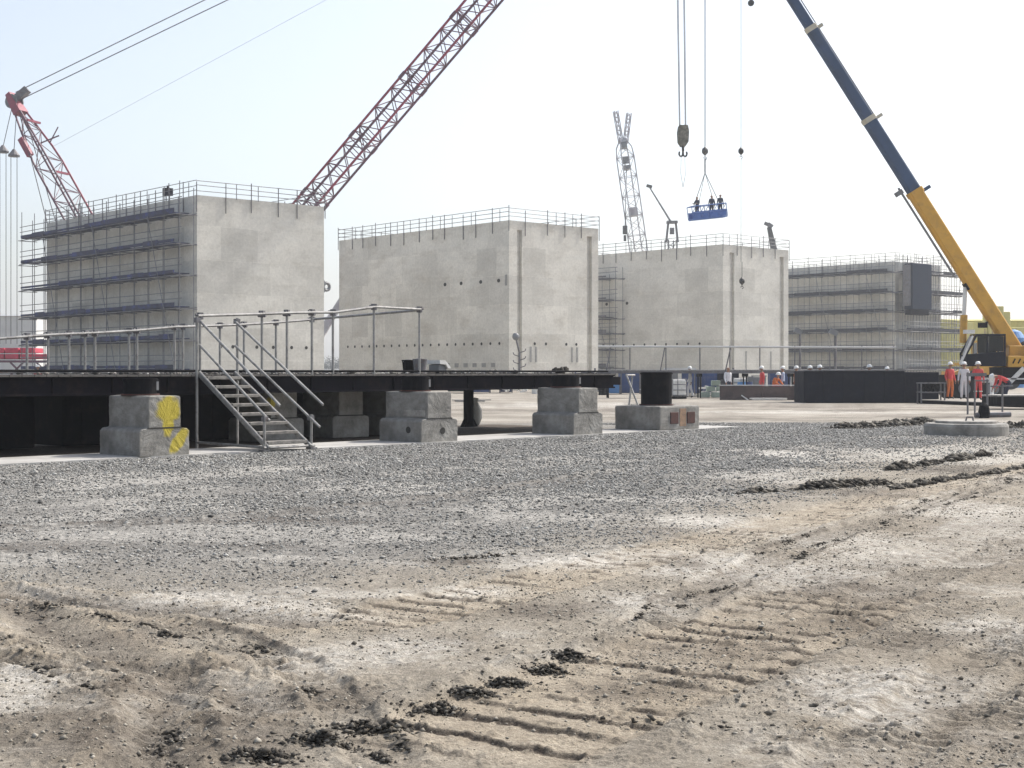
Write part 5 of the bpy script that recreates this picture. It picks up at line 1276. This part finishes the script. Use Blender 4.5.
def dark_tank():
    D = 68.; a, b, c = at(804, D), at(905, D), at(940, D)
    t = thing('steel_tank', 'long low black steel tank with white-helmeted workers behind it', 'tank', (a.x, D, 0)); L = b.x - a.x; L2 = c.x - a.x
    m = MB(); m.box2((0, 0, .0), (L, 2.4, 1.55)); m.build('shell', M_darkblue, t, bevel=.04)
    m = MB(); m.box2((L + .003, .15, .0), (L2, 2.2, 1.5)); m.build('end_section', M_darkblue, t, bevel=.04)
    for k in range(1, 5):
        m = MB(); m.box2((L * k / 5 - .03, -.04, .03), (L * k / 5 + .03, -.003, 1.5)); m.build('stiffener', M_darkblue, t)
    m = MB(); m.box2((-.02, -.06, 1.553), (L + .02, .1, 1.60)); m.build('top_flange', M_tube_old, t)
    # cable reel and rack next to the tank end
    t2 = thing('hose_rack', 'dark steel rack with coiled hoses at the tank right end', 'rack', (at(931, 66).x, 66, 0))
    m = MB()
    for x in (-.55, .55):
        for y in (-.3, .3): m.box((x, y, .5), (.06, .06, 1.0))
    m.box((0, 0, .55), (1.2, .7, .05)); m.box((0, 0, .98), (1.2, .7, .05)); m.build('frame', M_tube_old, t2)
    m = MB()
    for k in range(4):
        n = 14; cc = Vector((-.35 + .22 * k, 0, .78))
        for i in range(n): 
            p, q = 2 * PI * i / n, 2 * PI * (i + 1) / n; m.tube(cc + Vector((0, math.cos(p) * .2, math.sin(p) * .2)), cc + Vector((0, math.cos(q) * .2, math.sin(q) * .2)), .05, 5)
    m.build('coil', M_black, t2)
dark_tank()
GC = 'blue containers and bins in the middle distance'
def container(label, px0, px1, D, h, mat, depth=2.4):
    a, b = at(px0, D), at(px1, D); t = thing('site_container', label, 'container', (a.x, D, 0), 0, GC); L = b.x - a.x
    m = MB(); m.box2((0, 0, .08), (L, depth, h)); m.build('body', mat, t, bevel=.03)
    m = MB(); n = max(4, int(L / .28))
    for i in range(n): m.box2((L * (i + .25) / n, -.035, .16), (L * (i + .75) / n, -.003, h - .1))
    m.build('corrugation', mat, t)
    m = MB()
    for x in (.0, L): m.box((x, -.02, h / 2 + .03), (.1, .1, h))
    m.build('corner_post', M_tube_old, t)
    return t
container('dark blue container beneath the walkway, left of the light blue door strip', 681, 700, 92, 1.5, M_cont)
container('mid blue container with lighter paint under the walkway', 700.6, 721, 92.4, 1.5, plain('mid_blue_paint', (.04, .08, .22), .55, 0, .3, 1, dirt=(.2, .2, .22)))
container('bright blue bin under the deck right end beside the third pier', 606, 620, 92, .95, M_contl)
container('dark blue container behind the right end of the deck', 621, 640, 93, 1.5, M_cont)
container('dark blue container seen under the deck left of the white crates', 470, 490, 97, 1.6, M_cont)
container('dark blue bin seen under the deck beside scrap', 500, 512, 98, 1.5, plain('navy_bin_paint', (.02, .035, .09), .6, 0, .3, 1))
def more_clutter():
    G = 'oil drums in the middle distance'
    src = None
    for i, (px, D, lb, mt) in enumerate(((742, 86, 'blue drum behind the low brown wall, left of a pair', M_contl), (748, 86.5, 'dark blue drum beside a lighter one behind the low brown wall', M_cont), (797, 84, 'rusty drum beside the left end of the black tank', M_rust), (603, 90, 'dark drum under the deck right end', M_black), (536, 95, 'pale drum seen under the deck', M_white))):
        t = thing('oil_drum', lb, 'drum', at(px, D), 0, G)
        m = MB(); m.lathe((0, 0, 0), [(.28, 0), (.29, .02), (.28, .3), (.3, .31), (.28, .33), (.28, .6), (.3, .61), (.28, .63), (.28, .86), (.29, .88)], 18); m.build('barrel', mt, t)
        m = MB(); m.tube((.1, -.1, .88), (.1, -.1, .91), .04, 8); m.build('bung', M_tube_old, t)
    for (px0, px1, D, h, lb, mt) in ((446, 466, 99, 1.4, 'dark green skip seen under the deck at its left', plain('green_skip_paint', (.03, .08, .05), .6, 0, .3, 1)), (540, 560, 101, 1.5, 'grey skip seen under the deck beside the third pier', M_greysteel), (752, 766, 88, 1.2, 'grey skip behind the low brown wall', M_greysteel), (575, 600, 99, 1.45, 'blue skip seen under the deck end', M_cont)):
        a, b = at(px0, D), at(px1, D); t = thing('skip', lb, 'skip', (a.x, D, 0), 0, 'skips in the middle distance'); L = b.x - a.x
        m = MB(); m.prism([(.15, 0, .1), (L - .15, 0, .1), (L, 0, h), (L - .08, 0, h), (L - .2, 0, .25), (.2, 0, .25), (.08, 0, h), (0, 0, h)], (0, 1.6, 0)); m.box2((.12, .0, .12), (L - .12, .05, h - .04)); m.box2((.12, 1.55, .12), (L - .12, 1.6, h - .04)); m.build('body', mt, t)
        m = MB(); m.box2((-.04, -.06, h + .003), (L + .04, .06, h + .07)); m.build('rim', mt, t)
    for (px, D, lb, mt) in ((690, 83, 'stack of pale planks in front of the dark blue container', M_plank), (770, 74, 'pale planks lying before the brown wall', M_white), (655, 60, 'grey planks on the ground behind the low rusty block', M_plank), (470, 70, 'loose planks on the ground seen under the deck', M_plank)):
        t = thing('plank_stack', lb, 'planks', at(px, D), random.uniform(-.2, .2), 'plank stacks about the yard')
        for k in range(4):
            m = MB(); m.box((random.uniform(-.1, .1), (k % 2) * .25, .04 + .06 * (k // 2)), (1.7 + random.uniform(-.3, .3), .22, .05)); m.build('plank', mt, t)
    for px, D, lb in ((741, 90, 'white caged water tank behind the low brown wall, left one'), (756, 93, 'white caged water tank behind the low brown wall, right one'), (676, 78, 'white caged water tank in front of the small white cabin')):
        t = thing('water_tank', lb, 'tank', at(px, D), random.uniform(-.3, .3), 'caged white water tanks')
        m = MB(); m.box((0, 0, .62), (.95, .95, .9)); m.build('bottle', M_white, t, bevel=.08)
        m = MB()
        for z in (.2, .5, .8, 1.1):
            for a, b in (((-.5, -.5), (.5, -.5)), ((.5, -.5), (.5, .5)), ((.5, .5), (-.5, .5)), ((-.5, .5), (-.5, -.5))): m.tube((*a, z), (*b, z), .02, 4)
        for x in (-.5, 0, .5):
            for y in (-.5, .5): m.tube((x, y, .1), (x, y, 1.1), .02, 4)
        m.build('cage', M_scaf, t); m = MB(); m.box((0, 0, .07), (1.0, 1.0, .12)); m.build('pallet', M_black, t)
    for px, D, lb, mt in ((728, 91, 'dark generator box behind the man in the white shirt', M_darkblue), (779, 90, 'blue generator box behind the crouching worker', M_cont), (664, 95, 'dark compressor box left of the small white cabin', M_black), (590, 97, 'dark generator box under the right part of the deck', M_darkblue)):
        t = thing('generator', lb, 'generator', at(px, D), 0, 'generator boxes'); m = MB(); m.box((0, 0, .85), (1.3, .9, 1.2)); m.build('housing', mt, t, bevel=.05)
        m = MB(); m.tube((.35, 0, 1.45), (.35, 0, 1.75), .06, 8); m.build('exhaust', M_tube_old, t)
        m = MB(); m.box((0, 0, .18), (1.4, 1.0, .14)); m.build('skid', M_tube_old, t)
        for k in range(4): m = MB(); m.box((-.3, -.46, .6 + k * .12), (.5, .02, .05)); m.build('vent', M_tube_old, t)
    # yellow wheel loader behind the crane cab
    D = 118.; c = at(986, D); t = thing('wheel_loader', 'yellow wheel loader standing beyond the mobile crane cab', 'loader', (c.x, D, 0))
    m = MB(); m.prism([(-1.2, -1.1, 1.0), (2.6, -1.1, 1.0), (2.6, -1.1, 2.3), (.6, -1.1, 2.6), (-1.2, -1.1, 2.0)], (0, 2.2, 0)); m.build('body', M_yellow, t, bevel=.08)
    m = MB(); m.box2((-1.0, -.8, 2.6), (.7, .8, 2.68)); m.box2((-1.15, -.9, 3.95), (.85, .9, 4.1))
    for x in (-1.0, .62):
        for y in (-.8, .72): m.box2((x, y, 2.1), (x + .08, y + .08, 3.95))
    cb = m.build('cab', M_yellow, t); m = MB(); m.box2((-.9, -.72, 2.69), (.6, .72, 3.9)); m.build('window', M_glass, cb)
    m = MB(); m.bar((-1.2, 0, 1.8), (-3.4, 0, 1.0), .5, .4); m.bar((-1.2, 0, 2.2), (-3.0, 0, 2.1), .3, .25); m.build('arm', M_yellow, t)
    m = MB(); m.prism([(-3.3, -1.4, .3), (-4.6, -1.4, .2), (-4.5, -1.4, .32), (-3.5, -1.4, .5), (-3.3, -1.4, 1.5), (-3.1, -1.4, 1.5)], (0, 2.8, 0)); m.build('bucket', M_yellow, t)
    for x in (-1.4, 1.7):
        for y in (-1.2, .75): m = MB(); m.tube((x, y, .8), (x, y + .45, .8), .8, 20); m.build('wheel', M_tyre, t)
more_clutter()
def clutter():
    D = 88.; a = at(668, D); t = thing('site_hut', 'small white cabin with a flat overhanging roof beside the tall black pipe', 'cabin', (a.x, D, 0))
    m = MB(); m.box2((0, 0, 0), (.85, .9, 1.62)); m.build('wall', M_white, t)
    m = MB(); m.box2((-.15, -.5, 1.623), (1.7, 1.2, 1.75)); m.build('roof', M_hut, t)
    m = MB(); m.box2((.2, -.03, .05), (.62, -.003, 1.5)); m.build('door', M_greysteel, t)
    m = MB()
    for x in (1.62,): m.box((x, -.4, .81), (.07, .07, 1.62))
    m.build('post', M_tube_old, t)
    for (px, D, n, w, lb, mt, sd) in ((712, 86, 26, 1.0, 'heap of pale timber offcuts below the walkway', M_white, 1), (690, 84, 22, 1.3, 'low scatter of white rubble in front of the blue containers', M_debris, 2), (516, 96, 24, 1.2, 'tangled heap of pale scrap seen under the deck', M_white, 3), (648, 90, 22, .9, 'heap of scrap pipes behind the tall black pipe', M_greysteel, 4)):
        rg = random.Random(sd); t = thing('scrap_heap', lb, 'heap', at(px, D), 0, 'heaps of scrap and timber')
        m = MB()
        for i in range(n):
            c = Vector((rg.gauss(0, .5) * w, rg.gauss(0, .3), rg.uniform(.05, .55 if sd != 2 else .2))); v = Vector((rg.uniform(-1, 1), rg.uniform(-.6, .6), rg.uniform(-.25, .35))) * .6
            m.bar(c - v * .5, c + v * .5, rg.uniform(.05, .16), rg.uniform(.05, .12))
        m.build('offcut', mt, t)
    t = thing('crate_stack', 'white and green plastic crates stacked under the walkway', 'crates', at(714, 82))
    m = MB()
    for i, (x, z) in enumerate(((-.5, .16), (.1, .16), (.65, .16), (-.2, .5), (.4, .5), (.1, .84))): m.box((x, 0, z), (.5, .4, .3))
    m.build('crate', plain('pale_green_plastic', (.42, .52, .45), .6, 0, .2, 4), t, bevel=.02)
    # leaning props at the end of the deck
    t = thing('prop_frame', 'leaning white scaffold props at the right end of the deck', 'props', at(634, 44))
    m = MB(); m.tube((-.25, 0, 1.45), (.28, -.3, .0), .03, 7); m.tube((-.02, .3, 1.45), (-.2, .1, 0), .03, 7); m.build('prop', M_tube, t)
    m = MB(); m.tube((-.22, .0, 1.42), (.05, .3, 1.42), .03, 7); m.build('cross_tube', M_tube, t)
    for px, D, hh, lb in ((800, 100, 4.3, 'tall floodlight stand at the left of the scaffolded far block'), (835.5, 92, 4.0, 'floodlight stand with a drooping lamp before the far block')):
        t = thing('floodlight_stand', lb, 'floodlight', at(px, D), 0, 'floodlight stands')
        m = MB(); m.tube((0, 0, 0), (0, 0, hh), .09, 7); m.build('mast', M_tube_old, t)
        m = MB(); m.box((-.15, -.1, hh + .1), (.55, .3, .35), Matrix.Rotation(R(25), 3, 'Y')); m.build('lamp_head', M_greysteel, t)
        m = MB()
        for k in range(3): a = 2 * PI * k / 3; m.tube((0, 0, .8), (math.cos(a) * .7, math.sin(a) * .7, 0), .04, 5)
        m.build('tripod', M_tube_old, t)
clutter()

# right foreground: round concrete cover, barrier, crane mats
def manhole():
    p = at(966, 34.0); t = thing('manhole_ring', 'round concrete manhole ring with a flat lid in the yard', 'manhole', (p.x, p.y, -.08))
    m = MB(); m.lathe((0, 0, 0), [(.98, 0), (.99, .3), (.96, .36), (.9, .37)], 48); m.build('ring', MP, t)
    m = MB(); m.lathe((0, 0, .373), [(.72, 0), (.72, .05), (.7, .06)], 40); m.build('lid', M_debris, t)
    m = MB(); m.poly([Vector((-.1, -.3, .43)), Vector((-.08, -.3, .52)), Vector((.06, -.3, .52)), Vector((.08, -.3, .43))], .02, 6); m.build('lid_handle', M_tube_old, t)
    D = 50.; q = at(985, D); t = thing('pipe_barrier', 'low steel pipe barrier standing behind the manhole ring', 'barrier', (q.x, q.y, 0))
    m = MB()
    for x in (-.62, .62): m.tube((x, 0, 0), (x, 0, 1.5 if x < 0 else 1.1), .035, 7)
    for x in (-.2, .25): m.tube((x, .5, 0), (x, .5, 1.25), .035, 7)
    m.build('post', M_tube_old, t)
    m = MB(); m.bar((-.66, 0, 1.42), (.05, 0, 1.42), .06, .12); m.build('rail', M_tube_old, t)
    m = MB(); m.tube((-.2, .5, 1.2), (.3, .5, 1.2), .03, 6); m.build('rail', M_tube_old, t)
    m = MB(); m.tube((.2, 0, 1.0), (1.0, 0, 1.02), .03, 6); m.build('rail', M_tube_old, t)
    t = thing('valve', 'dark valve stub at the foot of the pipe barrier', 'valve', at(984, 46))
    m = MB(); m.lathe((0, 0, 0), [(.17, 0), (.19, .2), (.15, .42), (.06, .5)], 12); m.build('body', M_black, t)
    m = MB(); m.tube((-.3, 0, .1), (.9, .1, .12), .09, 8); m.build('pipe', M_tube_old, t)
manhole()
def mats():
    t = thing('crane_mat', 'dusty steel plates laid as a platform for the mobile crane', 'mat', at(985, 62))
    m = MB(); rg = random.Random(2)
    x0 = at(925, 66).x - t.location.x; m.prism([(x0, 5.0, 0), (x0 + .6, 2.5, 0), (1.0, -3.5, 0), (12.0, -7.5, 0), (14, 4, 0), (10, 9, 0), (x0 + 1, 8, 0)], (0, 0, .14)); m.build('base_plate', M_black, t)
    m = MB()
    m.prism([(x0 + .1, 5.0, .144), (x0 + .7, 2.62, .144), (1.05, -3.3, .144), (12.0, -7.3, .144), (14, 4, .144), (10, 8.9, .144), (x0 + 1, 7.9, .144)], (0, 0, .03)); m.build('top_plate', plain('dusty_plate', (.33, .30, .26), .85, 0, .25, .8), t)
    t = thing('timber_mat', 'dark timber crane mat stacked at the right edge', 'mat', at(1012, 57))
    m = MB()
    for k in range(6): m.box((1.6, -.75 + k * .32, .36), (5.0, .3, .30))
    m.build('beam', M_black, t, bevel=.02)
    m = MB(); m.box((1.6, .05, .56), (4.9, 1.9, .05)); m.build('plank', M_plank, t)
mats()

# ------------------------------------------------------------------ people
ZM = .174
person('person', 'worker in faded orange coveralls and white helmet, leftmost of the three standing by the crane', at(950, 68.5, ZM), R(200), 'stand', M_hv_red, M_hv_org, tape=False)
person('person', 'worker in white coveralls between the orange and the red workers', at(964, 67.5, ZM), R(160), 'stand', M_hv_white, M_hv_white)
person('person', 'worker in bright red coveralls with reflective bands beside the pipe barrier', at(978, 66.0, ZM), R(170), 'hold', M_hv_red, M_hv_red, tape=True)
person('person', 'worker in red bending over at the right edge, white helmet down', at(1004, 60.5, ZM), R(95), 'bend', M_hv_red, M_navy)
person('person', 'bare-headed man in a loose white shirt behind the low brown wall', at(728, 77.5), R(205), 'walk', M_hv_white, M_navy, hat=None)
person('person', 'worker in red standing upright behind the low brown wall', at(762, 77.0), R(100), 'stand', M_hv_red, M_hv_red)
person('person', 'worker in orange crouching low behind the brown wall', at(775.5, 76.6, .32), R(220), 'crouch', M_hv_org, M_hv_red)
person('person', 'worker in pale blue shirt standing at the right end of the brown wall', at(783, 77.0), R(80), 'stand', M_hv_blue, M_navy)
for px, sc_, lb in ((810, 1.0, 'worker peeping over the black tank, leftmost white helmet'), (819.5, 1.02, 'worker peeping over the black tank, second white helmet from the left'), (869, 1.03, 'worker peeping over the middle of the black tank alone'), (887, .97, 'worker peeping over the black tank, rightmost white helmet')):
    person('person', lb, at(px, 71.2), R(random.uniform(120, 240)), 'stand', M_navy, M_navy, scale=sc_, group='workers behind the black tank')
person('person', 'worker in white coveralls walking past the blue containers under the walkway', at(690, 81.0), R(80), 'walk', M_hv_white, M_hv_white)
person('person', 'worker in orange coveralls standing beside the left end of the black tank', at(796, 73.5), R(250), 'stand', M_hv_org, M_hv_org)
person('person', 'worker in a red jacket behind the deck at the far left, white helmet', at(38, 95, .0), R(180), 'stand', M_hv_red, M_navy, scale=1.08)

# ------------------------------------------------------------------ haze, light, sky, camera
def haze():
    m = bpy.data.materials.new('haze_air'); m.use_nodes = True; nt = m.node_tree; nt.nodes.clear()
    o = nt.nodes.new('ShaderNodeOutputMaterial'); v = nt.nodes.new('ShaderNodeVolumePrincipled')
    v.inputs['Color'].default_value = (.88, .93, 1, 1); v.inputs['Density'].default_value = HAZE; v.inputs['Anisotropy'].default_value = .35
    nt.links.new(v.outputs[0], o.inputs['Volume'])
    b = MB(); b.box2((-4900, -60, -1.6), (4900, 1560, 66)); ob = b.build('haze', m); struct(ob, 'stuff')
HAZE = .00045
haze()
SUN_AZ, SUN_EL = R(55), R(47)
w = bpy.data.worlds.new('World'); sc.world = w; w.use_nodes = True; nt = w.node_tree
bg = nt.nodes['Background']; sky = nt.nodes.new('ShaderNodeTexSky'); sky.sky_type = 'NISHITA'; sky.sun_disc = False
sky.sun_elevation = SUN_EL; sky.sun_rotation = SUN_AZ; sky.air_density = 1.0; sky.dust_density = 3.0; sky.ozone_density = 1.0; sky.altitude = 0
hs = nt.nodes.new('ShaderNodeHueSaturation'); hs.inputs['Saturation'].default_value = .6; nt.links.new(sky.outputs[0], hs.inputs['Color']); nt.links.new(hs.outputs[0], bg.inputs[0])
bg.inputs[1].default_value = .122
sl = bpy.data.lights.new('sun', 'SUN'); sl.energy = 2.6; sl.angle = R(.6); sl.color = (1, .95, .87)
so = bpy.data.objects.new('sun', sl); COL.objects.link(so)
sd = Vector((math.sin(SUN_AZ) * math.cos(SUN_EL), math.cos(SUN_AZ) * math.cos(SUN_EL), math.sin(SUN_EL)))
so.rotation_euler = sd.to_track_quat('Z', 'Y').to_euler(); so.location = (30, -20, 60)
cam = bpy.data.cameras.new('camera'); co = bpy.data.objects.new('camera', cam); COL.objects.link(co); sc.camera = co
co.location = (0, 0, H_EYE); co.rotation_euler = (R(90), 0, 0)
cam.sensor_fit = 'HORIZONTAL'; cam.sensor_width = 36; cam.lens = 36 * FOC / 1024; cam.shift_y = (384 - HORIZ) / 1024 * -1
cam.clip_start = .1; cam.clip_end = 12000
vs_ = sc.view_settings; sc.display_settings.display_device = 'sRGB'; vs_.view_transform = 'Standard'; vs_.look = 'None'; vs_.exposure = 0.86; vs_.gamma = 1.0; vs_.use_curve_mapping = False
sc.render.engine = 'CYCLES'; cy = sc.cycles; cy.use_denoising = True
try: cy.denoiser = 'OPENIMAGEDENOISE'
except Exception: pass
cy.max_bounces = 6; cy.diffuse_bounces = 3; cy.glossy_bounces = 2; cy.transmission_bounces = 4; cy.volume_bounces = 1; cy.transparent_max_bounces = 8
cy.caustics_reflective = False; cy.caustics_refractive = False
